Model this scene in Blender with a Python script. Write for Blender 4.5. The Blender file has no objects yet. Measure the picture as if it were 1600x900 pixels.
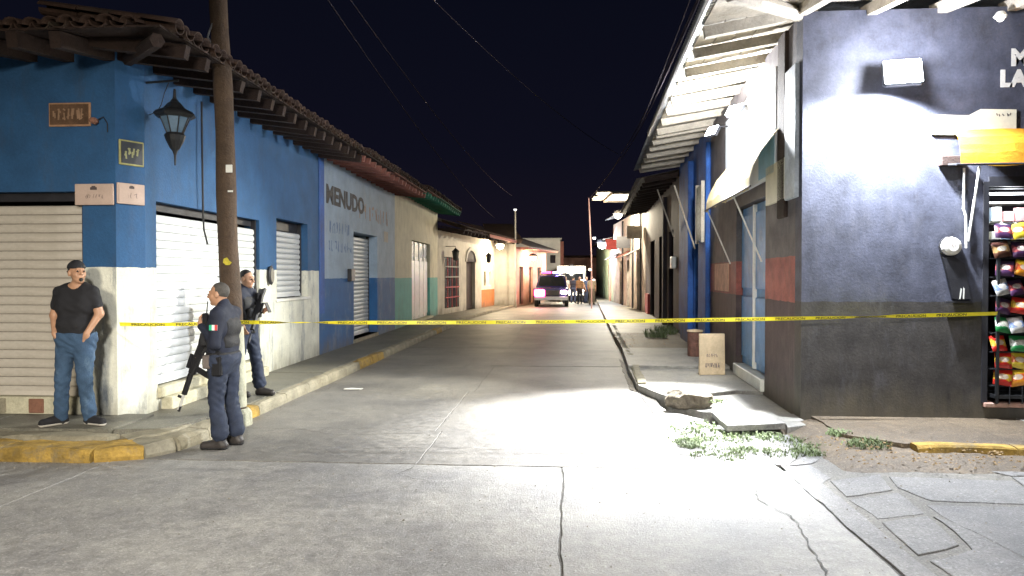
import bpy, math, random
import numpy as np
from mathutils import Matrix, Vector, noise
random.seed(7)
R = math.radians
S = bpy.context.scene
C = S.collection

# ------------------------------------------------------------------ camera
cam_d = bpy.data.cameras.new('camera')
cam = bpy.data.objects.new('camera', cam_d); C.objects.link(cam)
cam_d.sensor_width = 36.0
cam_d.lens = 36.0 * 1155 / 1600
cam_d.clip_end = 500
cam.location = (0, 0, 1.8)
cam.rotation_euler = (math.pi/2 - math.atan(20/1155.), 0, R(4.2))
S.camera = cam

# ------------------------------------------------------------------ sky (night)
W = bpy.data.worlds.new('World'); S.world = W; W.use_nodes = True
wn, wl = W.node_tree.nodes, W.node_tree.links
bg = wn['Background']
tc = wn.new('ShaderNodeTexCoord'); sp = wn.new('ShaderNodeSeparateXYZ'); rp = wn.new('ShaderNodeValToRGB')
wl.new(tc.outputs['Generated'], sp.inputs[0]); wl.new(sp.outputs['Z'], rp.inputs[0])
e = rp.color_ramp.elements
e[0].position = 0.0; e[0].color = (0.012, 0.0085, 0.016, 1)
e[1].position = 0.45; e[1].color = (0.0030, 0.0040, 0.0098, 1)
m_ = e.new(0.16); m_.color = (0.0056, 0.0058, 0.0140, 1)
wl.new(rp.outputs[0], bg.inputs[0]); bg.inputs[1].default_value = 0.8
S.view_settings.view_transform = 'Standard'
S.view_settings.look = 'None'
S.view_settings.exposure = 0.0
S.view_settings.gamma = 1.0

# ------------------------------------------------------------------ lights
def light(kind, name, loc, watts, col, aim=None, cone=None, blend=.5, rad=.1):
    d = bpy.data.lights.new(name, kind); d.energy = watts; d.color = col
    d.shadow_soft_size = rad
    if kind == 'SPOT':
        d.spot_size = R(cone); d.spot_blend = blend
    o = bpy.data.objects.new(name, d); C.objects.link(o); o.location = loc
    if aim is not None:
        o.rotation_euler = (Vector(aim) - Vector(loc)).to_track_quat('-Z', 'Y').to_euler()
    return o
# floodlight on the front wall of the dark corner shop
light('SPOT', 'corner_floodlight_beam', (3.80, 8.80, 4.00), 2700, (.86, .92, 1), (3.2, 8.3, 0.0), 163, .42, .06)
light('POINT', 'corner_floodlight_spill', (3.75, 8.40, 4.16), 300, (.86, .90, 1), rad=.08)
# floodlight under the eave on the street side, lighting road and far wall
light('SPOT', 'eave_floodlight_beam', (2.50, 11.9, 4.35), 16000, (.97, .99, 1), (1.25, 9.5, 0.0), 62, .95, .10)
light('SPOT', 'eave_floodlight_wide', (2.45, 13.5, 4.30), 4600, (1, .98, .86), (-4.9, 9.8, 0.0), 54, .9, .08)
light('POINT', 'eave_floodlight_spill', (2.35, 11.8, 4.22), 900, (.95, .97, 1), rad=.12)
# street lamp behind the camera
light('POINT', 'street_lamp_glow', (0.5, -4.5, 4.2), 200, (1, .93, .84), rad=.30)
light('SPOT', 'street_lamp_beam', (0.3, -3.0, 5.6), 5600, (1, .97, .92), (-.6, 4.6, 0), 78, 1.0, .35)
light('SPOT', 'crossing_lamp_beam', (-0.5, -5.5, 3.6), 5600, (1, .90, .72), (-5.8, 8.0, -.1), 46, 1.0, .55)
# lamps down the street
light('POINT', 'lantern_house_lamp_glow', (-3.55, 39.3, 3.25), 650, (1, .80, .52), rad=.10)
light('POINT', 'canopy_lamp_glow', (2.55, 36.6, 4.55), 2000, (1, .88, .66), rad=.10)
light('POINT', 'white_street_lamp_glow', (2.1, 46.5, 3.7), 1000, (.85, .92, 1), rad=.15)
light('POINT', 'pink_house_lamp_glow', (-1.95, 43.8, 2.75), 420, (1, .68, .40), rad=.10)
light('POINT', 'crowd_lamp_glow', (0.3, 49.5, 3.0), 420, (1, .83, .60), rad=.20)
light('POINT', 'red_beacon_glow', (-1.35, 44.1, 1.35), 600, (1, .05, .12), rad=.1)
light('POINT', 'blue_beacon_glow', (-0.55, 44.3, 1.9), 260, (.25, .15, 1), rad=.1)

# ------------------------------------------------------------------ mesh helpers
class MB:
    def __init__(s): s.v = []; s.f = []
    def add(s, vs, fs):
        n = len(s.v); s.v += [tuple(v) for v in vs]; s.f += [tuple(i+n for i in f) for f in fs]; return s
    def box(s, x0, x1, y0, y1, z0, z1, M=None):
        vs = [Vector((x, y, z)) for z in (z0, z1) for y in (y0, y1) for x in (x0, x1)]
        if M: vs = [M @ v for v in vs]
        return s.add(vs, [(0,2,3,1),(4,5,7,6),(0,1,5,4),(2,6,7,3),(0,4,6,2),(1,3,7,5)])
    def bevel_box(s, x0, x1, y0, y1, z0, z1, b, M=None):
        # box with chamfered edges (24 vertices)
        cx, cy, cz = (x0+x1)/2, (y0+y1)/2, (z0+z1)/2
        hx, hy, hz = (x1-x0)/2, (y1-y0)/2, (z1-z0)/2
        vs = []; idx = {}
        for sx in (-1,1):
            for sy in (-1,1):
                for sz in (-1,1):
                    for a in range(3):
                        p = [sx*(hx-b), sy*(hy-b), sz*(hz-b)]; h = (hx,hy,hz)
                        p[a] = (sx,sy,sz)[a]*h[a]
                        idx[(sx,sy,sz,a)] = len(vs); v = Vector((cx+p[0], cy+p[1], cz+p[2])); vs.append(M @ v if M else v)
        fs = []
        for a in range(3):
            o = [i for i in range(3) if i != a]
            for sgn in (-1, 1):
                q = []
                for (u, w) in ((-1,-1),(1,-1),(1,1),(-1,1)):
                    k = [0,0,0]; k[a] = sgn; k[o[0]] = u; k[o[1]] = w; q.append(idx[(*k, a)])
                fs.append(tuple(q) if (sgn > 0) == (a != 1) else tuple(q[::-1]))
        for a in range(3):
            o = [i for i in range(3) if i != a]
            for u in (-1,1):
                for w in (-1,1):
                    k0 = [0,0,0]; k1 = [0,0,0]; k0[a] = -1; k1[a] = 1
                    for k in (k0,k1): k[o[0]] = u; k[o[1]] = w
                    q = (idx[(*k0,o[0])], idx[(*k1,o[0])], idx[(*k1,o[1])], idx[(*k0,o[1])])
                    flip = (u*w > 0) != (a == 1)
                    fs.append(q if flip else q[::-1])
        for sx in (-1,1):
            for sy in (-1,1):
                for sz in (-1,1):
                    q = tuple(idx[(sx,sy,sz,a)] for a in range(3))
                    fs.append(q if sx*sy*sz > 0 else q[::-1])
        return s.add(vs, fs)
    def tube(s, pts, r, n=8, cap=True, flat=None):
        pts = [Vector(p) for p in pts]; rs = r if isinstance(r, (list, tuple)) else [r]*len(pts)
        rings = []; prev = None
        for i, p in enumerate(pts):
            d = (pts[min(i+1, len(pts)-1)] - pts[max(i-1, 0)]).normalized()
            ref = prev if prev is not None else (Vector((0,0,1)) if abs(d.z) < .9 else Vector((1,0,0)))
            a = d.cross(ref).normalized() if prev is None else (ref - d*ref.dot(d)).normalized()
            prev = a; b = d.cross(a)
            rings.append([p + (a*math.cos(t) + b*math.sin(t)*(flat or 1))*rs[i] for t in [2*math.pi*k/n for k in range(n)]])
        vs = [v for rg in rings for v in rg]; fs = []
        for i in range(len(pts)-1):
            for k in range(n):
                fs.append((i*n+k, i*n+(k+1)%n, (i+1)*n+(k+1)%n, (i+1)*n+k))
        if cap: fs += [tuple(range(n))[::-1], tuple((len(pts)-1)*n+k for k in range(n))]
        return s.add(vs, fs)
    def lathe(s, prof, c=(0,0,0), n=16, M=None):
        vs = []; fs = []
        for (r, z) in prof:
            for k in range(n):
                t = 2*math.pi*k/n; v = Vector((c[0]+r*math.cos(t), c[1]+r*math.sin(t), c[2]+z)); vs.append(M @ v if M else v)
        for i in range(len(prof)-1):
            for k in range(n): fs.append((i*n+k, i*n+(k+1)%n, (i+1)*n+(k+1)%n, (i+1)*n+k))
        fs += [tuple(range(n))[::-1], tuple((len(prof)-1)*n+k for k in range(n))]
        return s.add(vs, fs)
    def prism(s, poly, z0, z1, M=None):
        n = len(poly); vs = [Vector((x, y, z)) for z in (z0, z1) for (x, y) in poly]
        if M: vs = [M @ v for v in vs]
        return s.add(vs, [tuple(range(n))[::-1], tuple(range(n, 2*n))] + [(k, (k+1)%n, n+(k+1)%n, n+k) for k in range(n)])
    def mesh(s, name, m=None, smooth=False):
        me = bpy.data.meshes.new(name); me.from_pydata(s.v, [], s.f); me.update()
        if m: me.materials.append(m)
        if smooth:
            me.polygons.foreach_set('use_smooth', [True]*len(me.polygons))
        return me

WM = {}
def link(name, data, parent=None, M=None):
    o = bpy.data.objects.new(name, data); C.objects.link(o)
    M = M if M is not None else (WM[parent.name] if parent else Matrix())
    if parent:
        o.parent = parent; o.matrix_basis = WM[parent.name].inverted() @ M
    else: o.matrix_basis = M
    WM[o.name] = M.copy()
    return o
def part(name, mb, m, parent=None, M=None, smooth=False, label=None, kind=None):
    o = link(name, mb.mesh(name, m, smooth) if isinstance(mb, MB) else mb, parent, M)
    if label: o['label'] = label
    if kind: o['kind'] = kind
    return o
def tag(o, label=None, cat=None, group=None, kind=None):
    if label: o['label'] = label
    if cat: o['category'] = cat
    if group: o['group'] = group
    if kind: o['kind'] = kind
    return o
def thing(name, loc, label, cat, group=None, rz=0):
    o = link(name, None, None, Matrix.Translation(Vector(loc)) @ Matrix.Rotation(rz, 4, 'Z'))
    return tag(o, label, cat, group)
def T(x, y, z): return Matrix.Translation((x, y, z))
def RZ(a): return Matrix.Rotation(a, 4, 'Z')
def RX(a): return Matrix.Rotation(a, 4, 'X')
def RY(a): return Matrix.Rotation(a, 4, 'Y')

# ------------------------------------------------------------------ materials
def newmat(name):
    m = bpy.data.materials.new(name); m.use_nodes = True
    return m, m.node_tree.nodes, m.node_tree.links, m.node_tree.nodes['Principled BSDF']
def mixrgb(n, l, fac, a, b, mode='MIX'):
    x = n.new('ShaderNodeMix'); x.data_type = 'RGBA'; x.blend_type = mode
    for sock, v in ((x.inputs[0], fac), (x.inputs[6], a), (x.inputs[7], b)):
        if hasattr(v, 'is_linked'): l.new(v, sock)
        else: sock.default_value = v if isinstance(v, float) else (*v[:3], 1)
    return x.outputs[2]
def ramp(n, l, src, p0, p1, c0=(0,0,0), c1=(1,1,1)):
    r = n.new('ShaderNodeValToRGB'); l.new(src, r.inputs[0])
    r.color_ramp.elements[0].position = p0; r.color_ramp.elements[0].color = (*c0, 1)
    r.color_ramp.elements[1].position = p1; r.color_ramp.elements[1].color = (*c1, 1)
    return r.outputs[0]
def noise_(n, l, co, scale, detail=5, rough=.6, stretch=None):
    t = n.new('ShaderNodeTexNoise'); t.inputs['Scale'].default_value = scale
    t.inputs['Detail'].default_value = detail; t.inputs['Roughness'].default_value = rough
    if stretch:
        mp = n.new('ShaderNodeMapping'); mp.inputs['Scale'].default_value = stretch; l.new(co, mp.inputs[0]); co = mp.outputs[0]
    l.new(co, t.inputs['Vector']); return t.outputs['Fac']
def mat(name, col, rough=.8, var=.25, scale=3., fine=40., bump=.15, metal=0., bands=None, stain=None, stain_amt=.5, streak=None, spec=.4, glints=0):
    m, n, l, b = newmat(name)
    tcn = n.new('ShaderNodeTexCoord'); co = tcn.outputs['Object']
    base = col
    if bands:
        sx = n.new('ShaderNodeSeparateXYZ'); l.new(co, sx.inputs[0])
        wob = noise_(n, l, co, 3., 5)
        ad = n.new('ShaderNodeMath'); ad.operation = 'MULTIPLY_ADD'; ad.inputs[1].default_value = .05
        l.new(wob, ad.inputs[0]); l.new(sx.outputs['Z'], ad.inputs[2])
        cur = bands[0][1]
        cur_out = None
        for (z, c) in bands[1:]:
            gt = n.new('ShaderNodeMath'); gt.operation = 'GREATER_THAN'; gt.inputs[1].default_value = z + .015
            l.new(ad.outputs[0], gt.inputs[0])
            cur_out = mixrgb(n, l, gt.outputs[0], cur_out if cur_out is not None else cur, c)
        base = cur_out
    n1 = noise_(n, l, co, scale, 6); n2 = noise_(n, l, co, fine, 4, .7)
    f1 = ramp(n, l, n1, .3, .7, (1-var,)*3, (1+var*.6,)*3)
    c1 = mixrgb(n, l, 1.0, base, f1, 'MULTIPLY')
    f2 = ramp(n, l, n2, .3, .7, (1-var*.5,)*3, (1+var*.3,)*3)
    c2 = mixrgb(n, l, 1.0, c1, f2, 'MULTIPLY')
    if stain:
        n3 = noise_(n, l, co, scale*.7, 7, .75, streak or (1,1,1))
        sf = ramp(n, l, n3, .52, .68, (0,0,0), (stain_amt,)*3)
        c2 = mixrgb(n, l, sf, c2, stain)
    if 'plaster' in name:
        # splashed dirt along the foot of the wall and small chipped patches
        sz = n.new('ShaderNodeSeparateXYZ'); l.new(co, sz.inputs[0])
        ng = noise_(n, l, co, 2.8, 7, .75, (1,1,.35))
        dg = n.new('ShaderNodeMath'); dg.operation = 'MULTIPLY_ADD'; dg.inputs[1].default_value = -1.1; dg.inputs[2].default_value = 1.0; l.new(sz.outputs['Z'], dg.inputs[0])
        dm = n.new('ShaderNodeMath'); dm.operation = 'MULTIPLY'; dm.use_clamp = True; l.new(dg.outputs[0], dm.inputs[0]); l.new(ng, dm.inputs[1])
        c2 = mixrgb(n, l, ramp(n, l, dm.outputs[0], .22, .46, (0,)*3, (.65,)*3), c2, (.11,.095,.065))
        nc = noise_(n, l, co, 5.5, 8, .8)
        c2 = mixrgb(n, l, ramp(n, l, nc, .685, .70, (0,)*3, (.7,)*3), c2, (.30,.28,.25))
    l.new(c2, b.inputs['Base Color'])
    b.inputs['Roughness'].default_value = rough; b.inputs['Metallic'].default_value = metal
    b.inputs['Specular IOR Level'].default_value = spec
    if bump:
        bp = n.new('ShaderNodeBump'); bp.inputs['Strength'].default_value = bump; bp.inputs['Distance'].default_value = .02
        ad2 = n.new('ShaderNodeMath'); ad2.operation = 'ADD'; l.new(n2, ad2.inputs[0]); l.new(n1, ad2.inputs[1])
        l.new(ad2.outputs[0], bp.inputs['Height']); l.new(bp.outputs[0], b.inputs['Normal'])
    return m
def emit(name, col, strength):
    m, n, l, b = newmat(name)
    b.inputs['Base Color'].default_value = (*col, 1); b.inputs['Emission Color'].default_value = (*col, 1)
    b.inputs['Emission Strength'].default_value = strength; return m

BLUE = (.023, .090, .215); WHITE = (.72, .72, .62)
M_blue = mat('blue_and_white_plaster', BLUE, .75, .22, 2.2, 30, .35, bands=[(0, WHITE), (1.90, BLUE)], stain=(.035,.075,.15), stain_amt=.75, streak=(2.2,2.2,.6))
M_menudo = mat('grey_and_blue_plaster', BLUE, .75, .2, 2.2, 30, .3, bands=[(0, (.020,.10,.27)), (1.74, (.30,.39,.50))], stain=(.42,.42,.40), stain_amt=.25, streak=(1,1,.6))
M_cream = mat('cream_and_green_plaster', WHITE, .8, .18, 2.2, 30, .3, bands=[(0, (.14,.42,.38)), (1.72, (.62,.58,.44))], stain=(.22,.2,.14), stain_amt=.3, streak=(2,2,.4))
M_lantern = mat('greyish_white_plaster', (.56,.52,.44), .8, .2, 2.2, 30, .3, stain=(.25,.2,.15), stain_amt=.35, streak=(2,2,.5))
M_orange_dado = mat('orange_and_white_plaster', (.6,.6,.5), .8, .2, 2.2, 30, .3, bands=[(0, (.62,.22,.07)), (1.05, (.72,.68,.56))])
M_pale = mat('pale_grey_plaster', (.42,.40,.36), .8, .2, 2, 30, .3)
M_pink = mat('pink_plaster', (.60,.33,.26), .8, .25, 2, 30, .3, stain=(.5,.42,.36), stain_amt=.5)
M_whitehouse = mat('far_white_plaster', (.50,.48,.43), .8, .2, 1.2, 20, .2, stain=(.25,.22,.18), stain_amt=.35)
M_dark_front = mat('black_shop_plaster', (.04,.045,.06), .6, .5, 3.2, 34, .2, bands=[(0, (.046,.042,.040)), (1.49, (.060,.064,.090))], stain=(.10,.10,.12), stain_amt=.35, streak=(1.6,1.6,.5))
M_dark_street = mat('black_and_red_plaster', (.04,.04,.05), .65, .5, 3.2, 34, .2, bands=[(0, (.060,.038,.042)), (1.47, (.30,.085,.07)), (2.05, (.10,.09,.095))], stain=(.15,.13,.12), stain_amt=.4, streak=(2.5,2.5,.4))
M_blue_street = mat('worn_blue_plaster', (.022,.10,.36), .7, .35, 2.6, 26, .5, stain=(.05,.05,.10), stain_amt=.5, streak=(2,2,.5))
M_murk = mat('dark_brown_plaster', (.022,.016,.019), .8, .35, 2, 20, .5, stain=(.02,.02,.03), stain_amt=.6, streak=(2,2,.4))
M_white_wall = mat('white_limewash_plaster', (.50,.45,.40), .8, .4, 2, 20, .3, stain=(.20,.11,.09), stain_amt=.8, streak=(1.5,1.5,.4))
M_shutter_warm = mat('warm_lit_shutter_enamel', (.52,.48,.42), .5, .14, 1.5, 25, .08, stain=(.22,.18,.13), stain_amt=.30, streak=(.6,1,3))  # white shutter with dim warm lamplight put into its base colour
M_shutter = mat('white_shutter_enamel', (.66,.68,.68), .45, .10, 1.5, 25, .08, stain=(.35,.33,.28), stain_amt=.25, streak=(.6,1,3))
M_metal_dark = mat('dark_painted_metal', (.025,.025,.03), .5, .3, 6, 60, .1)
M_iron = mat('black_wrought_iron', (.015,.016,.018), .5, .3, 10, 80, .15)
M_steel = mat('bare_steel', (.35,.36,.38), .35, .2, 8, 60, .05, metal=.7)
M_white_paint = mat('white_gloss_paint', (.75,.75,.70), .45, .12, 4, 40, .1, stain=(.35,.3,.22), stain_amt=.3)
M_wood_dark = mat('old_dark_rafter_wood', (.030,.017,.013), .85, .4, 5, 40, .5)
M_wood_red = mat('reddish_board', (.22,.085,.065), .85, .3, 4, 40, .3)
M_wood_green = mat('green_board', (.03,.17,.11), .85, .3, 4, 40, .3)
M_wood_white = mat('limewashed_wood', (.50,.45,.37), .85, .3, 3, 30, .5, stain=(.13,.09,.06), stain_amt=.5, streak=(.5,2,2))
M_tile = mat('clay_roof_tile', (.055,.030,.021), .85, .45, 5, 40, .5, stain=(.05,.05,.035), stain_amt=.7)
M_corr = mat('corrugated_sheet', (.23,.24,.25), .45, .3, 4, 30, .2, metal=.5, stain=(.13,.07,.04), stain_amt=.5)
M_pole = mat('weathered_pole_wood', (.075,.048,.030), .85, .35, 4, 30, .8, stain=(.05,.035,.025), stain_amt=.6, streak=(6,6,.5))
def road_mat(name, col, bumpy=.6, speck=.5):
    m, n, l, b = newmat(name)
    co = n.new('ShaderNodeTexCoord').outputs['Object']
    gm = n.new('ShaderNodeNewGeometry').outputs['Position']
    n1 = noise_(n, l, gm, .7, 6, .65); n2 = noise_(n, l, gm, 9, 6, .75); n3 = noise_(n, l, gm, 60, 3, .8)
    n4 = noise_(n, l, gm, 2.2, 6, .6, (1, .25, 1))
    c = mixrgb(n, l, 1.0, col, ramp(n, l, n1, .3, .7, (.55,.55,.58), (1.22,1.19,1.12)), 'MULTIPLY')
    c = mixrgb(n, l, 1.0, c, ramp(n, l, n2, .35, .65, (.70,)*3, (1.2,)*3), 'MULTIPLY')
    n5 = noise_(n, l, gm, 38, 3, .6); c = mixrgb(n, l, ramp(n, l, n5, .60, .66, (0,)*3, (speck,)*3), c, tuple(min(.8, v*2.3) for v in col))
    n6 = noise_(n, l, gm, 1.6, 5, .7); c = mixrgb(n, l, ramp(n, l, n6, .60, .74, (0,)*3, (.55,)*3), c, tuple(v*.4 for v in col))
    c = mixrgb(n, l, 1.0, c, ramp(n, l, n3, .35, .65, (1-speck*.7,)*3, (1+speck,)*3), 'MULTIPLY')
    c = mixrgb(n, l, ramp(n, l, n4, .55, .7, (0,)*3, (.45,)*3), c, tuple(v*.55 for v in col))
    l.new(c, b.inputs['Base Color'])
    l.new(ramp(n, l, n2, .3, .7, (.42,)*3, (.68,)*3), b.inputs['Roughness'])
    ad = n.new('ShaderNodeMath'); ad.operation = 'ADD'; l.new(n3, ad.inputs[0]); l.new(n2, ad.inputs[1])
    bp = n.new('ShaderNodeBump'); bp.inputs['Strength'].default_value = bumpy; bp.inputs['Distance'].default_value = .012
    l.new(ad.outputs[0], bp.inputs['Height']); l.new(bp.outputs[0], b.inputs['Normal'])
    return m
M_road = road_mat('street_concrete', (.19,.183,.17), .5, .3)
M_road_near = road_mat('coarse_worn_concrete', (.29,.285,.272), .8, .25)
M_pave = road_mat('pavement_concrete', (.15,.145,.12), .5, .3)
M_pave_r = road_mat('pale_pavement_concrete', (.27,.265,.24), .4, .25)
M_apron = road_mat('apron_concrete', (.19,.187,.185), .9, .4)
M_dirt = road_mat('dusty_earth', (.115,.088,.058), .9, .6)
M_joint = road_mat('joint_dirt', (.035,.03,.022), .8, .4)
M_gritty = road_mat('gritty_joint_fill', (.155,.147,.13), .9, .5)
M_kerb_yellow = mat('worn_yellow_kerb_paint', (.36,.23,.05), .85, .5, 5, 30, .8, stain=(.17,.14,.09), stain_amt=1.)
M_kerb = mat('kerb_concrete', (.27,.245,.18), .85, .35, 4, 40, .6, stain=(.12,.10,.06), stain_amt=.6)
M_brick = mat('reddish_step_brick', (.24,.115,.075), .85, .3, 6, 50, .4)
M_cream_step = mat('cream_painted_step', (.52,.49,.36), .85, .25, 5, 40, .4, stain=(.18,.14,.08), stain_amt=.5)
M_grass = mat('short_weeds', (.17,.22,.10), .8, .6, 6, 30, 0)
M_rock = mat('broken_rock', (.17,.145,.11), .9, .5, 6, 25, 1., stain=(.05,.035,.02), stain_amt=.9)
M_black = mat('black_rubber', (.012,.012,.013), .6, .2, 8, 50, .1)

# ------------------------------------------------------------------ ground, road, pavements
gb = MB(); gb.add([(-90,-40,-.10),(90,-40,-.10),(90,160,-.10),(-90,160,-.10)], [(0,1,2,3)])
tag(part('ground', gb, M_joint), kind='structure')

def wob(x, y, a=.02, f=2.3):
    b = a*.45
    return (x + a*noise.noise(Vector((x*f, y*f, 3.3))) + b*noise.noise(Vector((x*11, y*11, 3.3))), y + a*noise.noise(Vector((x*f, y*f, 9.1))) + b*noise.noise(Vector((x*11, y*11, 9.1))))
def slab_poly(poly, gap=.006, step=.11, a=.02):
    cx = sum(p[0] for p in poly)/len(poly); cy = sum(p[1] for p in poly)/len(poly)
    # orientation
    area = sum(poly[i][0]*poly[(i+1)%len(poly)][1]-poly[(i+1)%len(poly)][0]*poly[i][1] for i in range(len(poly)))
    if area < 0: poly = poly[::-1]
    out = []
    for i in range(len(poly)):
        p, q = Vector(poly[i]), Vector(poly[(i+1)%len(poly)])
        d = (q-p); L = d.length; nrm = Vector((-d.y, d.x))/L
        k = max(1, int(L/step)) if L < 25 else max(1, int(L/1.5))
        for j in range(k):
            b = p + d*(j/k)
            x, y = wob(b.x, b.y, a)
            g = gap*(1 + .9*noise.noise(Vector((x*5, y*5, i))))
            inw = nrm*g if j else (Vector((cx,cy))-b).normalized()*g*1.4
            out.append((x+inw.x, y+inw.y))
    return out
def slab(name, poly, z, h, m, parent, gap=.006, a=.02, tilt=0, chamfer=.003):
    pl = slab_poly(poly, gap, a=a); n = len(pl)
    cx = sum(p[0] for p in pl)/n; cy = sum(p[1] for p in pl)/n
    tx, ty = random.uniform(-tilt, tilt), random.uniform(-tilt, tilt)
    zt = lambda x, y: z + tx*(x-cx) + ty*(y-cy)
    vs = [(x, y, z-h) for x, y in pl] + [(x, y, zt(x,y)-chamfer) for x, y in pl]
    ins = []
    for x, y in pl:
        d = Vector((cx-x, cy-y)).normalized()*chamfer*1.3; ins.append((x+d.x, y+d.y))
    vs += [(x, y, zt(x,y)) for x, y in ins]
    mb = MB(); mb.add(vs, [tuple(range(2*n, 3*n))] + [(k,(k+1)%n,n+(k+1)%n,n+k) for k in range(n)] + [(n+k,n+(k+1)%n,2*n+(k+1)%n,2*n+k) for k in range(n)])
    return part(name, mb, m, parent)

road = link('road', None); tag(road, kind='structure')
XL = -4.0
part('joint_fill', MB().box(-14, 2.02, -9, 6.95, -.09, -.011).box(-4.3, 1.3, 6.96, 45, -.09, -.010), M_joint, road)
def rx(y): return 1.08 if y < 11.6 else (1.08 + (y-11.6)*.0245)
# near carriageway (cross street) in coarse concrete
for (xa, xb) in ((-14,-8.8),(-8.8,-4.4),(-4.4,-.035),(-.035,2.0)):
    for (ya, yb) in ((-9,-4),(-4,.6),(.6,3.3),(3.3,6.93)):
        if ya == .6 and xa > -5: pass
        slab('road_slab', [(xa,ya),(xb,ya),(xb,yb),(xa,yb)], random.uniform(-.003,.003), .09, M_road_near, road, .005 if xb != -.035 and xa != -.035 else .009)
for (xa, xb) in ((2.0,6.5),(6.5,12)):
    for (ya, yb) in ((-9,-4),(-4,.6),(.6,4.1)):
        slab('road_slab', [(xa,ya),(xb,ya),(xb,yb),(xa,yb)], random.uniform(-.003,.003), .09, M_road_near, road)
ys = [6.93, 8.42, 11.3, 14.6, 18.2, 22.4, 27, 32, 38, 45, 54, 66]
for i in range(len(ys)-1):
    ya, yb = ys[i], ys[i+1]
    sp_ = -1.42 if i % 2 == 0 else -1.5
    xl = -4.3 if ya < 40 else -4.5
    for (xa, xb) in ((xl, sp_), (sp_, None)):
        pa = xa; x1, x2 = (xb if xb is not None else rx(ya)+.03), (xb if xb is not None else rx(yb)+.03)
        slab('road_slab', [(pa,ya),(x1,ya),(x2,yb),(pa,yb)], random.uniform(-.004,.004), .09, M_road, road, .004)
slab('road_slab', [(1.08,6.94),(2.0,6.94),(1.95,7.6),(1.30,8.6),(1.08,10.0)], -.004, .09, M_road, road, .004)
slab('road_slab', [(-8.8,6.93),(-4.35,6.93),(-4.35,7.3),(-8.8,7.3)], -.006, .06, M_road, road, .003)
# thin cracks in the near slabs
crk = MB()
def crack(pts, w=.010, z=.0042):
    L = []
    for i in range(len(pts)-1):
        a_, b_ = Vector(pts[i]), Vector(pts[i+1]); k = max(2, int((b_-a_).length/.06))
        for j in range(k): L.append(a_+(b_-a_)*(j/k))
    L.append(Vector(pts[-1]))
    vs = []
    for i, p in enumerate(L):
        d = (L[min(i+1,len(L)-1)]-L[max(i-1,0)]).normalized(); nn = Vector((-d.y, d.x))
        o = nn*noise.noise(Vector((p.x*9, p.y*9, 1.7)))*.05
        ww = w*(.35+abs(noise.noise(Vector((p.x*6,p.y*6,5)))*1.6))
        c = p+o; vs += [(*(c+nn*ww/2), z), (*(c-nn*ww/2), z)]
    crk.add(vs, [(2*i, 2*i+1, 2*i+3, 2*i+2) for i in range(len(L)-1)])
crack([(1.62,6.55),(1.55,6.0),(1.68,5.5),(1.60,4.9),(1.52,4.2)], .014, .0075)
crack([(-1.42,6.9),(-1.5,6.5),(-1.1,6.3)], .008, .0075)
crack([(-3.1,8.4),(-2.6,8.1),(-1.5,8.3)], .008, .0075)
crack([(-2.1,7.5),(-1.3,7.62),(-.6,7.55),(.1,7.6)], .008, .0075)
crack([(.1,6.9),(.2,7.6),(.05,8.3)], .01, .0075)
tag(part('road_cracks', crk, M_joint, road), kind='stuff')

# left pavement
pl = link('pavement_left', None); tag(pl, kind='structure')
ys = [8.2, 10.1, 12.2, 14.4, 16.6, 18.9, 21.3, 24, 27, 30.6]
for i in range(len(ys)-1):
    slab('pavement_slab', [(-5.6,ys[i]),(-4.09,ys[i]),(-4.07,ys[i+1]),(-5.6,ys[i+1])], .15+random.uniform(-.004,.004), .2, M_pave, pl, .002, .006)
slab('pavement_slab', [(-5.6,30.6),(-4.0,30.6),(-3.6,36),(-3.3,41.5),(-4.6,41.5)], .12, .2, M_pave, pl, .002, .006)
slab('pavement_slab', [(-5.0,41.5),(-3.2,41.5),(-1.2,50),(-.9,54),(-5,54)], .10, .2, M_pave, pl, .002, .006)
slab('pavement_slab', [(-8.4,7.34),(-6.3,7.34),(-6.3,8.2),(-8.4,8.2)], .20, .25, M_pave, pl, .003, .006)
slab('pavement_slab', [(-6.3,7.34),(-4.75,7.34),(-4.75,8.2),(-6.3,8.2)], .195, .25, M_pave, pl, .003, .006)
slab('pavement_slab', [(-4.75,7.42),(-4.35,7.50),(-4.15,7.85),(-4.12,8.2),(-4.75,8.2)], .175, .25, M_pave, pl, .003, .01)
slab('pavement_slab', [(-14,7.34),(-8.4,7.34),(-8.4,8.6),(-14,8.6)], .20, .25, M_pave, pl, .003, .006)
def kerb_stone(p, q, w, z0, z1, m, parent, rnd=.02, name='kerb_stone'):
    # chipped block running p -> q, width w to the left of the direction
    p, q = Vector(p), Vector(q); d = (q-p); L = d.length; d.normalize(); nn = Vector((-d.y, d.x))
    k = max(2, int(L/.16)); prof = [(0,z0),(-.006,(z0+z1)/2),(.008,z1-.025),(.03,z1-.004),(w*.6,z1),(w,z1-.003),(w,z0)]
    vs = []; n_ = len(prof)
    for i in range(k+1):
        b = p + d*(L*i/k)
        for j, (o, z) in enumerate(prof):
            v = noise.noise(Vector((b.x*4+j*.7, b.y*4, z*5)))*rnd
            c = b + nn*(o+v*.8); e_ = .35 if i in (0, k) else 0
            vs.append((c.x, c.y, z + (v*.7 if 0 < j < n_-1 else 0) - (e_*.03 if 0 < j < n_-1 else 0)))
    fs = []
    for i in range(k):
        for j in range(n_-1): fs.append((i*n_+j, (i+1)*n_+j, (i+1)*n_+j+1, i*n_+j+1))
    fs += [tuple(range(n_)), tuple(k*n_+j for j in range(n_))[::-1]]
    return part(name, MB().add(vs, fs), m, parent)
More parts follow.
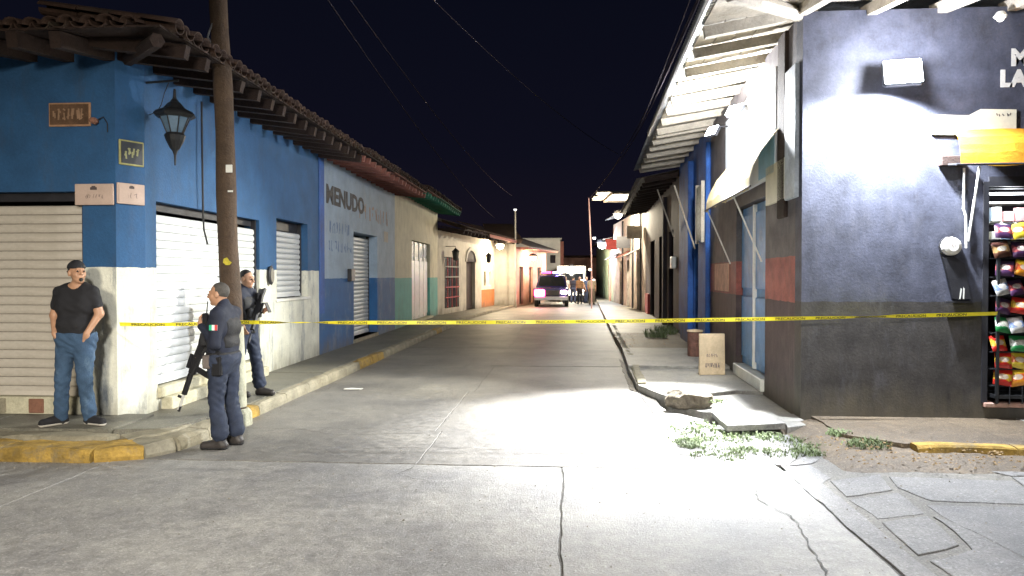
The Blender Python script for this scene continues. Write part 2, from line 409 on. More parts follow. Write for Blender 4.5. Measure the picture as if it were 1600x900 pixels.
# cross-street kerb (yellow), the rounded corner, then the street kerb
def run(pts, seg, w, z1, ms, parent, rnd=.02, z0=-.04, gap=.012):
    for i in range(len(pts)-1):
        p, q = Vector(pts[i]), Vector(pts[i+1]); L = (q-p).length; k = max(1, round(L/seg))
        for j in range(k):
            a_ = p+(q-p)*(j/k); b_ = p+(q-p)*((j+1)/k); d = (b_-a_).normalized()*gap/2
            kerb_stone(a_+d, b_-d, w, z0, z1+random.uniform(-.008,.006), ms(i, j), parent, rnd)
run([(-9.2,6.74),(-4.55,6.74)], .95, .34, .15, lambda i, j: M_kerb_yellow, pl, .03)
run([(-8.0,7.08),(-4.62,7.10)], 1.1, .25, .178, lambda i, j: M_kerb, pl, .035)
run([(-4.53,6.76),(-4.12,6.93),(-3.96,7.22)], .4, .34, .14, lambda i, j: M_kerb_yellow if i == 0 else M_kerb, pl, .04)
run([(-3.95,7.26),(-3.87,7.75),(-3.95,8.25)], .5, .2, .15, lambda i, j: M_kerb, pl, .04)
run([(-4.40,7.12),(-4.20,7.40),(-4.12,7.9)], .3, .2, .165, lambda i, j: M_kerb, pl, .03)
slab('pavement_slab', [(-4.62,7.0),(-4.4,7.0),(-4.1,7.3),(-4.05,8.1),(-4.2,8.2),(-4.5,7.5)], .13, .2, M_kerb, pl, .004, .01)
run([(-3.93,8.28),(-3.93,30.6)], .92, .15, .152, lambda i, j: M_kerb_yellow if j in (0,6,7,15) else M_kerb, pl, .022)
run([(-3.93,30.6),(-3.3,38),(-2.9,42),(-.9,54)], 1.6, .15, .12, lambda i, j: M_kerb, pl, .02)

# right pavement
pr = link('pavement_right', None); tag(pr, kind='structure')
slab('pavement_slab', [(1.75,9.6),(3.2,9.45),(3.2,10.95),(2.5,11.1),(2.02,10.75),(1.40,10.55),(1.42,10.0)], .05, .2, M_pave_r, pr, .006, .03)
slab('pavement_slab', [(1.40,10.57),(2.02,10.78),(2.5,11.12),(3.2,10.97),(3.25,13.6),(1.13,13.6),(1.10,11.5)], .10, .2, M_pave_r, pr, .006, .03)
slab('pavement_slab', [(1.13,13.6),(3.25,13.6),(3.3,17.0),(1.27,17.0)], .15, .2, M_pave_r, pr, .004, .015)
slab('pavement_slab', [(1.27,17.0),(3.4,17.0),(3.5,21.5),(1.35,21.5)], .14, .2, M_dirt, pr, .01, .06)
ys = [21.5, 25, 29, 34, 40, 47, 60]
for i in range(len(ys)-1):
    slab('pavement_slab', [(rx(ys[i])+.02,ys[i]),(3.8,ys[i]),(3.8,ys[i+1]),(rx(ys[i+1])+.02,ys[i+1])], .14, .2, M_pave_r, pr, .004, .01)
run([(rx(27)+.1,27.0),(1.30,18.0),(1.24,15.2),(1.10,11.6)], 1.15, .14, .15, lambda i, j: M_kerb, pr, .03)
# dark strip, shade of the gap between road and pavement put into its colour
gp = MB(); gp.prism(slab_poly([(1.01,11.7),(1.09,11.3),(1.22,15.0),(1.13,15.9)], 0, a=.05), -.09, .0075)
tag(part('gutter_shade_strip', gp, M_joint, pr), kind='stuff')
# loose slab tipped over the weeds, threshold slab
slab('manhole_slab', [(1.80,9.30),(2.55,9.45),(2.50,8.62),(1.80,8.42)], .115, .07, M_pave_r, pr, .002, .012, tilt=.012, chamfer=.01)
slab('pavement_slab', [(2.57,9.4),(2.85,9.4),(2.82,8.75),(2.52,8.55)], .075, .12, M_pave_r, pr, .006, .04)
slab('pavement_slab', [(1.15,7.5),(1.75,7.2),(2.1,7.15),(2.55,7.85),(2.5,8.5),(1.76,8.35),(1.72,9.3),(1.35,9.9),(1.12,11.2)], .002, .10, M_apron, pr, .001, .02)
# shop-front pavement, dusty, with its yellow kerb
slab('pavement_slab', [(2.95,8.1),(3.4,7.70),(5.3,7.68),(5.3,9.3),(2.95,9.3)], .105, .18, M_dirt, pr, .003, .03)
slab('pavement_slab', [(5.3,7.68),(12,7.68),(12,9.3),(5.3,9.3)], .11, .18, M_pave_r, pr, .003, .02)
run([(3.45,7.52),(12,7.52)], 1.0, .17, .125, lambda i, j: M_kerb_yellow, pr, .03)
# earth in the corner between slabs
dt = MB()
nx, ny = 36, 34
for j in range(ny+1):
    for i in range(nx+1):
        x = 2.35 + 2.6*i/nx; y = 6.75 + 2.7*j/ny
        xs, ys_ = wob(x, y, .08, 2)
        lump = .5+.5*noise.noise(Vector((x*3, y*3, 0)))+.25*noise.noise(Vector((x*11, y*11, 0)))
        u_ = min(i, nx-i)/6; v_ = min(j, ny-j)/6; edge = min(1, u_, v_)
        dt.v.append((xs, ys_, -.05 + .075*edge + .045*lump*edge + (.04*max(0, min(1, (y-7.6)/1.0)))*edge))
for j in range(ny):
    for i in range(nx): dt.f.append((j*(nx+1)+i, j*(nx+1)+i+1, (j+1)*(nx+1)+i+1, (j+1)*(nx+1)+i))
tag(part('corner_earth', dt, M_dirt, None, smooth=True), kind='structure')
# broken apron slabs
ap = link('apron', None); tag(ap, kind='structure')
part('joint_fill', MB().box(2.03, 12, 4.12, 7.5, -.09, -.004), M_gritty, ap)
for poly in ([(2.31,6.61),(2.81,6.86),(2.74,6.38),(2.27,6.16)], [(2.25,6.08),(2.74,6.32),(2.71,5.77),(2.28,5.61)],
             [(2.27,5.54),(2.69,5.71),(2.62,5.1),(2.25,4.89)], [(2.86,6.80),(3.92,6.75),(3.75,6.04),(2.89,6.08),(2.80,6.46)],
             [(2.80,5.99),(3.74,5.97),(3.5,4.94),(2.95,4.7),(2.80,5.64)], [(2.73,5.70),(2.80,5.60),(2.93,4.62),(2.43,4.15),(2.28,4.25),(2.28,4.80),(2.66,5.03)],
             [(3.78,6.02),(3.95,6.85),(6.2,6.85),(6.2,4.2),(3.0,4.15),(2.95,4.62),(3.53,4.92)], [(2.46,4.12),(3.0,4.12),(6.2,4.16),(6.2,4.10),(2.2,4.1)],
             [(6.2,4.2),(12,4.2),(12,6.9),(6.2,6.9)], [(3.97,6.88),(6.2,6.9),(6.2,7.5),(3.5,7.5)], [(6.2,6.9),(12,6.9),(12,7.5),(6.2,7.5)],
             [(1.98,6.95),(2.3,7.2),(2.36,6.72),(2.22,6.55),(2.20,4.2),(2.02,4.2)], [(2.1,7.12),(2.33,7.2),(2.6,7.6),(2.55,7.82)]):
    slab('apron_slab', poly, .004+random.uniform(-.004,.004), .09, M_apron, ap, .006, .03, tilt=.003, chamfer=.004)

# weeds and leaf litter
def weeds(name, polyfn, n, parent, h=.05, m=M_grass):
    mb = MB()
    for _ in range(n):
        x, y, z = polyfn()
        for k in range(5):
            a_ = random.uniform(0, 6.28); L = h*random.uniform(.4, 2.0); w = .002+random.random()*.006*(k<3)
            ox, oy = random.gauss(0,.015), random.gauss(0,.015)
            dx, dy = math.cos(a_), math.sin(a_)
            lean = random.uniform(.3,1.1)
            b0 = Vector((x+ox-dy*w, y+oy+dx*w, z)); b1 = Vector((x+ox+dy*w, y+oy-dx*w, z))
            mid = Vector((x+ox+dx*L*lean*.5, y+oy+dy*L*lean*.5, z+L*.6)); tip = Vector((x+ox+dx*L*lean, y+oy+dy*L*lean, z+L*.75))
            e_ = Vector((-dy, dx, 0))*w*1.3
            mb.add([b0, b1, mid+e_*-1, mid+e_, tip], [(0,1,2,3),(3,2,4)])
    return tag(part(name, mb, m, parent), kind='stuff')
def blob(cs):
    def f():
        c = random.choice(cs); r = random.random()**.5*c[2]; a_ = random.uniform(0, 6.28)
        return (c[0]+r*math.cos(a_)*c[3], c[1]+r*math.sin(a_), c[4] if len(c) > 4 else .01)
    return f
g1 = weeds('grass', blob([(1.62,8.9,.25,.6),(1.6,8.5,.3,.7),(1.75,8.15,.18,1.5),(2.1,8.35,.16,2),(2.45,7.95,.3,.9),(2.2,7.55,.22,1.5),(1.6,7.75,.15,2),(1.9,7.65,.14,2),(2.42,7.6,.2,.8),(1.4,8.1,.15,1),(1.3,7.8,.1,1),(1.95,9.9,.15,1,.13),(2.35,8.25,.2,1.4),(1.35,8.6,.3,.6),(1.5,7.4,.2,1.5),(1.25,8.0,.25,.7)]), 900, None, .028)
tag(g1, 'patch of short green weeds around the tipped concrete slab', 'weeds')
g2 = weeds('grass', blob([(3.05,7.75,.18,1.3,.06),(2.95,8.2,.12,1,.06)]), 130, None, .05)
tag(g2, 'small tuft of weeds in brown earth by the dark shop corner', 'weeds')
g3 = weeds('grass', blob([(2.7,21.2,.5,1,.14),(3.0,22.5,.4,1,.14),(2.4,20,.3,1,.14)]), 260, None, .12)
tag(g3, 'dry weeds on the broken pavement by the blue wall', 'weeds')
litter = MB()
for _ in range(420):
    q = random.random()
    if q < .55: x, y, z = random.uniform(2.5,4.2), random.uniform(6.85,8.0), .085
    elif q < .8: x, y, z = random.uniform(3.4,6.5), random.uniform(6.9,7.5), .04
    else: x, y, z = random.uniform(1.3,2.6), random.uniform(17,21), .16
    s_ = random.uniform(.006,.02); a_ = random.uniform(0,6.28)
    Mx = T(x,y,z+random.uniform(0,.02)) @ RZ(a_) @ RX(random.uniform(-.6,.6))
    litter.add([Mx @ Vector(v) for v in ((-s_,-s_*.5,0),(s_,-s_*.4,0),(s_*.8,s_*.5,0),(-s_*.7,s_*.6,0),(0,0,s_*.7))], [(0,1,4),(1,2,4),(2,3,4),(3,0,4)])
M_litter = mat('dry_litter', (.32,.22,.11), .9, .4, 20, 50, 0)
tag(part('leaf_litter', litter, M_litter), 'dry leaves and grit scattered over brown earth beside the yellow kerb', 'litter', kind='stuff')

# ------------------------------------------------------------------ walls
def seg(p0, p1):
    p0, p1 = Vector(p0), Vector(p1); d = p1-p0
    return T(p0.x, p0.y, 0) @ RZ(math.atan2(d.y, d.x)), d.length
def wall_mb(L, z0, z1, ops, th=.25, top=None):
    us = sorted({0, L, *[o[0] for o in ops], *[o[1] for o in ops]}); zs = sorted({z0, z1, *[o[2] for o in ops], *[o[3] for o in ops]})
    # finer grid so that the plaster can sag a little
    def fine(a_): 
        r = []
        for i in range(len(a_)-1):
            k = max(1, int((a_[i+1]-a_[i])/.6)); r += [a_[i]+(a_[i+1]-a_[i])*j/k for j in range(k)]
        return r+[a_[-1]]
    us, zs = fine(us), fine(zs)
    solid = lambda i, j: 0 <= i < len(us)-1 and 0 <= j < len(zs)-1 and not any(o[0]-1e-6 < (us[i]+us[i+1])/2 < o[1]+1e-6 and o[2]-1e-6 < (zs[j]+zs[j+1])/2 < o[3]+1e-6 for o in ops)
    mb = MB(); ids = {}
    def V(i, j, b):
        k = (i, j, b)
        if k not in ids:
            y = th if b else 0
            ids[k] = len(mb.v); mb.v.append((us[i], y, zs[j]))
        return ids[k]
    for i in range(len(us)-1):
        for j in range(len(zs)-1):
            if not solid(i, j): continue
            mb.f += [(V(i,j,0),V(i+1,j,0),V(i+1,j+1,0),V(i,j+1,0)), (V(i,j,1),V(i,j+1,1),V(i+1,j+1,1),V(i+1,j,1))]
            if not solid(i-1,j): mb.f.append((V(i,j,0),V(i,j+1,0),V(i,j+1,1),V(i,j,1)))
            if not solid(i+1,j): mb.f.append((V(i+1,j,0),V(i+1,j,1),V(i+1,j+1,1),V(i+1,j+1,0)))
            if not solid(i,j-1): mb.f.append((V(i,j,0),V(i,j,1),V(i+1,j,1),V(i+1,j,0)))
            if not solid(i,j+1): mb.f.append((V(i,j+1,0),V(i+1,j+1,0),V(i+1,j+1,1),V(i,j+1,1)))
    return mb
SLATM = {}
def slat_mesh(L, h, m):
    key = (round(L,3), h, m.name)
    if key not in SLATM:
        prof = [(0,0),(-.012,h*.12),(-.020,h*.4),(-.017,h*.72),(-.004,h*.93),(.006,h*.96)]
        mb = MB(); n_ = len(prof)
        for x in (0, L): mb.v += [(x, y, z) for y, z in prof]
        mb.f = [(j, n_+j, n_+j+1, j+1) for j in range(n_-1)]
        SLATM[key] = mb.mesh('slat', m, True)
    return SLATM[key]
def shutter(b, F, u0, u1, z0, z1, m, depth=.10, pitch=.105, rail=True, top_gap=0., label=None):
    sh = MB(); sh.box(u0+.002, u0+.045, depth-.035, depth+.04, z0, z1); sh.box(u1-.045, u1-.002, depth-.035, depth+.04, z0, z1)
    if top_gap: sh.box(u0+.05, u1-.05, depth+.03, depth+.12, z1-top_gap, z1-.003)
    s_ = part('roller_shutter', sh, M_metal_dark if rail else m, b, F, label=label)
    # dark room behind
    me = slat_mesh(u1-u0-.09, pitch, m)
    z = z0 + .005
    while z + pitch <= z1 - top_gap + .001:
        o = link('slat', me, s_, F @ T(u0+.045, depth+random.uniform(-.002,.002), z)); z += pitch
    bb = MB(); bb.box(u0+.04, u1-.04, depth-.03, depth-.005, z0+.001, z0+.05)
    part('bottom_bar', bb, m, s_, F)
    return s_
def text_mesh(body, size, extrude=.002, m=None, bold=0., name='lettering', shear=0):
    cu = bpy.data.curves.new(name, 'FONT'); cu.body = body; cu.size = size; cu.extrude = extrude; cu.offset = bold; cu.shear = shear
    cu.resolution_u = 3
    o = bpy.data.objects.new('tmp', cu); C.objects.link(o); dg = bpy.context.evaluated_depsgraph_get()
    me = bpy.data.meshes.new_from_object(o.evaluated_get(dg)); C.objects.unlink(o); bpy.data.objects.remove(o)
    me.name = name; me.materials.clear()
    if m: me.materials.append(m)
    return me
STAND = Matrix.Rotation(math.pi/2, 4, 'X')       # text plane XY -> XZ, facing -Y

# ---- eaves
RAFT = {}
def rafters(b, F, u0, u1, step, y_out, z_wall, z_out, m, w=.085, h=.12, name='rafter'):
    n = int((u1-u0)/step)
    for i in range(n+1):
        u = u0 + (u1-u0)*i/max(1, n); 
        key = (m.name, round(y_out,2), round(z_wall-z_out,3), w, h)
        if key not in RAFT:
            mb = MB(); x0, x1 = -w/2, w/2
            A = [(x, y, z) for (y, z) in ((.2, 0), (-y_out, -(z_wall-z_out))) for (x, zz) in ((x0,0),(x1,0)) for z in (z,)]
            dz = -(z_wall-z_out)
            vs = [(x0,.2,0),(x1,.2,0),(x1,.2,h),(x0,.2,h),(x0,-y_out+.03,dz),(x1,-y_out+.03,dz),(x1,-y_out,dz+h),(x0,-y_out,dz+h)]
            mb.add(vs, [(0,3,2,1),(4,5,6,7),(0,1,5,4),(1,2,6,5),(2,3,7,6),(3,0,4,7)])
            RAFT[key] = mb.mesh(name, m)
        link(name, RAFT[key], b, F @ T(u+random.uniform(-.03,.03), 0, z_wall+random.uniform(-.012,.012)) @ RX(random.uniform(-.012,.012)) @ RZ(random.uniform(-.02,.02)))
def boards(b, F, u0, u1, y_out, z_wall, z_out, n, m, above=.125, L=3.0, name='ceiling_board'):
    slope = (z_wall-z_out)/(y_out)
    for k in range(n):
        ya = .15 - (y_out+.15)*k/n; yb = .15 - (y_out+.15)*(k+1)/n + .012
        u = u0
        while u < u1-.05:
            v = min(u + L*random.uniform(.7,1.2), u1)
            if u1 - v < .5: v = u1
            za = z_wall + slope*ya + above; zb = z_wall + slope*yb + above; j = random.uniform(0,.012)
            mb = MB(); x0, x1 = u+.004, v-.004
            mb.add([(x0,ya,za+j),(x1,ya,za+j),(x1,yb,zb+j),(x0,yb,zb+j),(x0,ya,za+j+.02),(x1,ya,za+j+.02),(x1,yb,zb+j+.02),(x0,yb,zb+j+.02)],
                   [(0,3,2,1)[::-1],(4,5,6,7)[::-1],(0,1,5,4),(1,2,6,5),(2,3,7,6),(3,0,4,7)])
            part(name, mb, m if not callable(m) else m(u), b, F); u = v
def tile_mesh_data(L=.42, r0=.095, r1=.080, th=.014, n=7):
    mb = MB()
    for (y, r) in ((0, r0), (L, r1)):
        for k in range(n): t = math.pi*k/(n-1); mb.v.append((r*math.cos(t), y, r*math.sin(t)*.75))
        for k in range(n): t = math.pi*k/(n-1); mb.v.append(((r-th)*math.cos(t), y, (r-th)*math.sin(t)*.75))
    o = 2*n
    for k in range(n-1):
        mb.f += [(k, k+1, o+k+1, o+k), (n+k, o+n+k, o+n+k+1, n+k+1), (k, n+k, n+k+1, k+1), (o+k, o+k+1, o+n+k+1, o+n+k)]
    return mb
TILE = tile_mesh_data().mesh('roof_tile', M_tile, True)
def tiles(b, F, u0, u1, y_out, z_wall, z_out, above, rows, pitch=.205, slope_up=.15):
    n = int((u1-u0)/pitch); z_e = z_out+above
    ang = math.atan(slope_up)
    far = MB(); td = tile_mesh_data()
    for i in range(n):
        u = u0 + pitch*(i+.5)
        for r in range(rows):
            Mx = T(u+random.uniform(-.012,.012), -y_out-.05+r*.34+random.uniform(-.03,.03), z_e+.02+r*.34*slope_up+.012) @ RX(ang+.03) @ RZ(random.uniform(-.05,.05))
            if r == 0: link('roof_tile', TILE, b, F @ Mx)
            else: far.add([Mx @ Vector(v) for v in td.v], td.f)
            if i < n-1:
                Mx = T(u+pitch/2, -y_out-.03+r*.34+random.uniform(-.03,.03), z_e+.050+r*.34*slope_up) @ RX(ang) @ RY(math.pi)
                far.add([Mx @ Vector(v) for v in td.v], td.f)
    tag(part('roof_tile_field', far, M_tile, b, F), kind='stuff')
def sheet(b, F, u0, u1, y0, z0, y1, z1, m, name='roof_deck', th=.03):
    mb = MB(); mb.add([(u0,y0,z0),(u1,y0,z0),(u1,y1,z1),(u0,y1,z1),(u0,y0,z0+th),(u1,y0,z0+th),(u1,y1,z1+th),(u0,y1,z1+th)],
                      [(0,3,2,1),(4,5,6,7),(0,1,5,4),(1,2,6,5),(2,3,7,6),(3,0,4,7)])
    return part(name, mb, m, b, F)

FL = lambda y: -4.97-.0172*(y-8.4)
# ---- A: blue corner shop
A = thing('corner_shop', (-5.2,8.4,0), 'blue and white corner shop with two roller shutters and tiled eave, left of the street', 'shop')
Ff, Lf = seg((-12,8.1),(-5.13,8.1)); uo = lambda x: x+12
part('front_wall', wall_mb(Lf, -.05, 4.35, [(uo(-8.6), uo(-5.53), .36, 2.76)]), M_blue, A, Ff)
Fc, Lc = seg((-5.13,8.1),(-4.97,8.42)); part('corner_wall', wall_mb(Lc, -.05, 4.35, []), M_blue, A, Fc)
Fs, Ls = seg((FL(8.42),8.42),(FL(15.0),15.0)); y2u = lambda y: y-8.42
# lower white dado ends before px 500: blue strip right at the end
part('street_wall', wall_mb(y2u(14.90), -.05, 4.35, [(y2u(8.66), y2u(11.82), .42, 2.70), (y2u(12.57), y2u(14.20), 1.38, 2.80)]), M_blue, A, Fs)
shutter(A, Ff, uo(-8.6), uo(-5.53), .40, 2.76, M_shutter_warm, .09, .105, label='white roller shutter facing the crossing, dim warm light in its colour', top_gap=.10)
shutter(A, Fs, y2u(8.66), y2u(11.82), .45, 2.70, M_shutter, .09, .105, label='wide white roller shutter on the street side', top_gap=.10)
shutter(A, Fs, y2u(12.57), y2u(14.20), 1.40, 2.80, M_shutter, .16, .10, label='small white window shutter, slightly bent at the top', top_gap=.18)
# step bricks under the front shutter, steps under the street shutter
st = part('threshold', MB().box(uo(-8.6), uo(-5.4), -.02, .12, .20, .395), M_cream_step, A, Ff)
x = -8.5
while x < -5.6:
    w_ = random.uniform(.12,.26)
    if random.random() < .6: part('brick', MB().bevel_box(uo(x), uo(x)+w_, -.035, .02, .21, .375, .008), M_brick if random.random() < .5 else M_kerb, st, Ff)
    x += w_+.03
stp = part('step', MB().bevel_box(y2u(8.75), y2u(11.85), -.14, .08, .14, .30, .012), M_cream_step, A, Fs)
part('sill', MB().bevel_box(y2u(8.66), y2u(11.85), -.05, .12, .30, .425, .01), M_cream_step, A, Fs)
part('window_sill', MB().bevel_box(y2u(12.5), y2u(14.3), -.03, .13, 1.33, 1.382, .008), M_white_paint, A, Fs)
# side wall and back
part('rear_wall', MB().box(-12, -5.3, 15.2, 15.4, -.05, 4.35), M_blue, A, Matrix())
part('beam', MB().box(y2u(8.5), y2u(14.9), .02, .22, 4.352, 4.43), M_wood_dark, A, Fs)
part('beam', MB().box(0.1, Lf, .02, .22, 4.352, 4.43), M_wood_dark, A, Ff)
rafters(A, Fs, -.7, y2u(14.9), .46, .90, 4.26, 4.12, M_wood_dark, .10, .14)
rafters(A, Ff, 3.0, Lf-.05, .44, .92, 4.26, 4.12, M_wood_dark, .12, .16)
boards(A, Fs, -.9, y2u(14.95), .95, 4.27, 4.13, 5, M_wood_dark, .15)
boards(A, Ff, 2.5, Lf+.05, .95, 4.27, 4.13, 5, M_wood_dark, .15)
# diagonal hip rafter
hr = MB().tube([(-5.3,8.5,4.32),(-4.12,7.22,4.17)], .075, 6); part('hip_rafter', hr, M_wood_dark, A, Matrix())
tiles(A, Fs, -1.25, y2u(15.0), .95, 4.27, 4.13, .17, 4)
tiles(A, Ff, 2.2, Lf+.95, .95, 4.27, 4.13, .17, 4)
part('roof_deck', MB().add([(-4.06,7.16,4.29),(-4.2,15.0,4.29),(-9,15.0,5.0),(-9,11.9,5.0),(-12,11.9,5.0),(-12,7.16,4.29),
                            (-4.06,7.16,4.31),(-4.2,15.0,4.31),(-9,15.0,5.02),(-9,11.9,5.02),(-12,11.9,5.02),(-12,7.16,4.31)],
                           [(6,7,8,9),(6,9,10,11),(0,3,2,1),(0,5,4,3),(0,1,7,6),(0,6,11,5)]), M_wood_dark, A, Matrix())
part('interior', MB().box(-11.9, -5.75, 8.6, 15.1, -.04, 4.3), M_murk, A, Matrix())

# ---- B: MENUDO eatery
B = thing('menudo_eatery', (-5.3,18,0), 'grey-blue eatery with faded MENUDO lettering and one narrow shutter door', 'shop')
Fb, Lb = seg((FL(14.90),14.90),(FL(22.2),22.2)); b2u = lambda y: y-14.90
part('street_wall', wall_mb(Lb, -.05, 4.35, [(b2u(17.55), b2u(19.95), .24, 2.86)], th=.5), M_menudo, B, Fb)
part('wall_pilaster', MB().box(.0, .34, -.012, .1, 1.0, 4.349), M_blue_street, B, Fb)
shutter(B, Fb, b2u(17.56), b2u(19.94), .26, 2.85, M_shutter, .26, .105, label='narrow ribbed shutter door', top_gap=0)
part('threshold', MB().bevel_box(b2u(17.5), b2u(20.0), -.02, .3, .13, .24, .01), M_kerb, B, Fb)
M_letter = mat('faded_black_paint', (.07,.065,.065), .8, .5, 8, 40, 0, stain=(.2,.2,.2), stain_amt=.6)
M_letter_red = mat('faded_rust_paint', (.36,.29,.24), .8, .3, 8, 40, 0)
M_letter_blue = mat('faded_blue_paint', (.12,.20,.36), .8, .3, 8, 40, 0)
tm = text_mesh('MENUDO', .54, .002, M_letter, .022)
part('lettering', tm, None, B, Fb @ T(.48, -.004, 3.36) @ Matrix.Scale(1.35, 4, (1,0,0)) @ STAND)
def scribble(u0, u1, z0, z1, n, sz, seed, w=.022):
    # worn hand-painted strokes that can no longer be read
    rnd = random.Random(seed); mb = MB()
    for k in range(n):
        uu = u0+(u1-u0)*k/n; cw = (u1-u0)/n*.7
        for _ in range(3):
            a_ = (uu+rnd.random()*cw, z0+rnd.random()*(z1-z0)); b_ = (uu+rnd.random()*cw, z0+rnd.random()*(z1-z0))
            if rnd.random() < .5: b_ = (a_[0]+.01, z1 if a_[1] < (z0+z1)/2 else z0)
            d = Vector((b_[0]-a_[0], b_[1]-a_[1])); 
            if d.length < .02: continue
            d.normalize(); q = Vector((-d.y, d.x))*w/2
            off = -.0035 - _*.0006 - (k%7)*.00007
            mb.add([(a_[0]+q.x,off,a_[1]+q.y),(a_[0]-q.x,off,a_[1]-q.y),(b_[0]-q.x,off,b_[1]-q.y),(b_[0]+q.x,off,b_[1]+q.y)], [(0,1,2,3)])
    return mb
part('lettering', scribble(3.2, 6.4, 3.22, 3.62, 8, .3, 3, .07), M_letter_red, B, Fb)
part('lettering', scribble(.7, 2.4, 2.72, 2.98, 7, .3, 4, .035), M_letter_blue, B, Fb)
part('lettering', scribble(.6, 2.5, 2.32, 2.56, 8, .3, 5, .03), M_letter_blue, B, Fb)
rafters(B, Fb, .1, Lb, .46, .95, 4.26, 4.14, M_wood_red, .09, .12)
boards(B, Fb, 0, Lb, 1.0, 4.27, 4.15, 5, lambda u: M_wood_dark if u < 1.2 else M_wood_red, .13)
tiles(B, Fb, 0, Lb, 1.0, 4.27, 4.15, .17, 4)
sheet(B, Fb, 0, Lb, -.98, 4.30, 4, 5.0, M_wood_dark)
part('interior', MB().box(.05, Lb-.05, .55, 4, 0, 4.3), M_murk, B, Fb)
bx = MB().bevel_box(b2u(17.0), b2u(17.32), -.10, .0, 1.66, 1.95, .01); part('meter_box', bx, M_metal_dark, B, Fb)
part('painted_patch', MB().box(5.85, 6.35, -.006, .0, 2.75, 3.05), M_pale, B, Fb)

# ---- C: cream and green house
Cc = thing('cream_house', (-5.3,26,0), 'cream house with green lower wall and a white metal double door', 'house')
Fg, Lg = seg((FL(22.2),22.2),(FL(30.5),30.5)); g2u = lambda y: y-22.2
part('street_wall', wall_mb(Lg, -.05, 4.45, [(g2u(24.9), g2u(28.6), .22, 3.0)]), M_cream, Cc, Fg)
dr = part('metal_door', MB().box(g2u(24.93), g2u(28.57), .12, .16, .23, 2.98), M_white_paint, Cc, Fg)
for k in range(4):
    ua = g2u(24.98)+k*.90
    part('door_panel', MB().bevel_box(ua+.06, ua+.84, .085, .125, .34, 2.32, .012), M_white_paint, dr, Fg)
    part('pane', MB().box(ua+.08, ua+.78, .10, .125, 2.45, 2.90), M_metal_dark, dr, Fg)
    part('frame_bar', MB().box(ua-.02, ua+.035, .075, .12, .235, 2.975), M_white_paint, dr, Fg)
part('threshold', MB().bevel_box(g2u(24.8), g2u(28.7), -.12, .12, .13, .222, .01), M_cream_step, Cc, Fg)
rafters(Cc, Fg, .1, Lg, .5, .95, 4.38, 4.26, M_wood_green, .09, .12)
boards(Cc, Fg, 0, Lg, 1.0, 4.39, 4.27, 5, lambda u: M_wood_red if u < 2.4 else M_wood_green, .13)
tiles(Cc, Fg, 0, Lg, 1.0, 4.39, 4.27, .17, 3)
sheet(Cc, Fg, 0, Lg, -.98, 4.42, 4, 5.3, M_wood_dark)
part('interior', MB().box(.05, Lg-.05, .3, 4, 0, 4.4), M_murk, Cc, Fg)

# ---- D: house with wall lanterns
D = thing('lantern_house', (-4.9,35,0), 'greyish white house with red grille window and dark arched doorway under a wide eave', 'house')
Fd, Ld = seg((-5.37,30.55),(-4.0,41.0)); 
part('street_wall', wall_mb(7.6, -.05, 3.75, [(1.05, 3.3, .35, 2.6), (4.6, 6.3, .12, 2.45)]), M_lantern, D, Fd)
part('orange_dado_wall', wall_mb(2.95, -.05, 3.75, [(.5, .95, 1.25, 2.0), (1.7, 2.15, 1.25, 2.0)]), M_orange_dado, D, Fd @ T(7.6,0,0))
wn_ = part('window', MB().box(1.06, 3.29, .15, .2, .36, 2.59), M_murk, D, Fd)
M_red_metal = mat('red_painted_iron', (.38,.04,.035), .6, .3, 6, 50, 0)
for k in range(7): part('grille_bar', MB().box(1.12+k*.345, 1.17+k*.345, -.02, .01, .37, 2.58), M_red_metal if k % 2 else M_iron, wn_, Fd)
for z in (.8,1.25,1.7,2.15): part('grille_bar', MB().box(1.07, 3.28, -.045, -.022, z, z+.05), M_red_metal if z < 1.3 else M_pale, wn_, Fd)
arch = MB(); pts = [(4.6,2.45)]+[(5.45-.85*math.cos(t*math.pi/12), 2.45+.55*math.sin(t*math.pi/12)) for t in range(1,12)]+[(6.3,2.45)]
arch.add([(u, -.006, z) for u, z in pts], [tuple(range(len(pts)))]); 
part('arch_head', arch, M_murk, D, Fd)
surr = MB()
for a_ in range(12):
    t0_, t1_ = a_*math.pi/12, (a_+1)*math.pi/12
    q = [(5.45-r*math.cos(t), -.05, 2.45+(r-.3)*math.sin(t)*1.0) for r, t in ((.85,t0_),(1.02,t0_),(1.02,t1_),(.85,t1_))]
    surr.add(q+[(x,.0,z) for x,_,z in q], [(0,1,2,3),(0,4,5,1),(1,5,6,2),(3,2,6,7),(0,3,7,4)])
part('arch_surround', surr, M_pale, D, Fd)
dd = part('door', MB().box(4.62, 6.28, .16, .2, .13, 2.45), M_wood_dark, D, Fd)
for k in range(2):
    part('window', MB().box(7.6+.51+k*1.2, 7.6+.94+k*1.2, .12, .16, 1.26, 1.99), M_murk, D, Fd)
rafters(D, Fd, .1, Ld, .6, 1.15, 3.72, 3.52, M_wood_dark, .09, .12)
boards(D, Fd, 0, Ld, 1.2, 3.73, 3.53, 5, M_wood_dark, .13)
tiles(D, Fd, 0, Ld, 1.2, 3.73, 3.53, .17, 3, slope_up=.3)
part('fascia', MB().box(4.2, Ld, -1.26, -1.22, 3.58, 3.72), M_wood_red, D, Fd)
sheet(D, Fd, 0, Ld, -1.2, 3.7, 3.5, 5.1, M_tile)
part('interior', MB().box(.05, Ld-.05, .3, 4, 0, 3.7), M_murk, D, Fd)

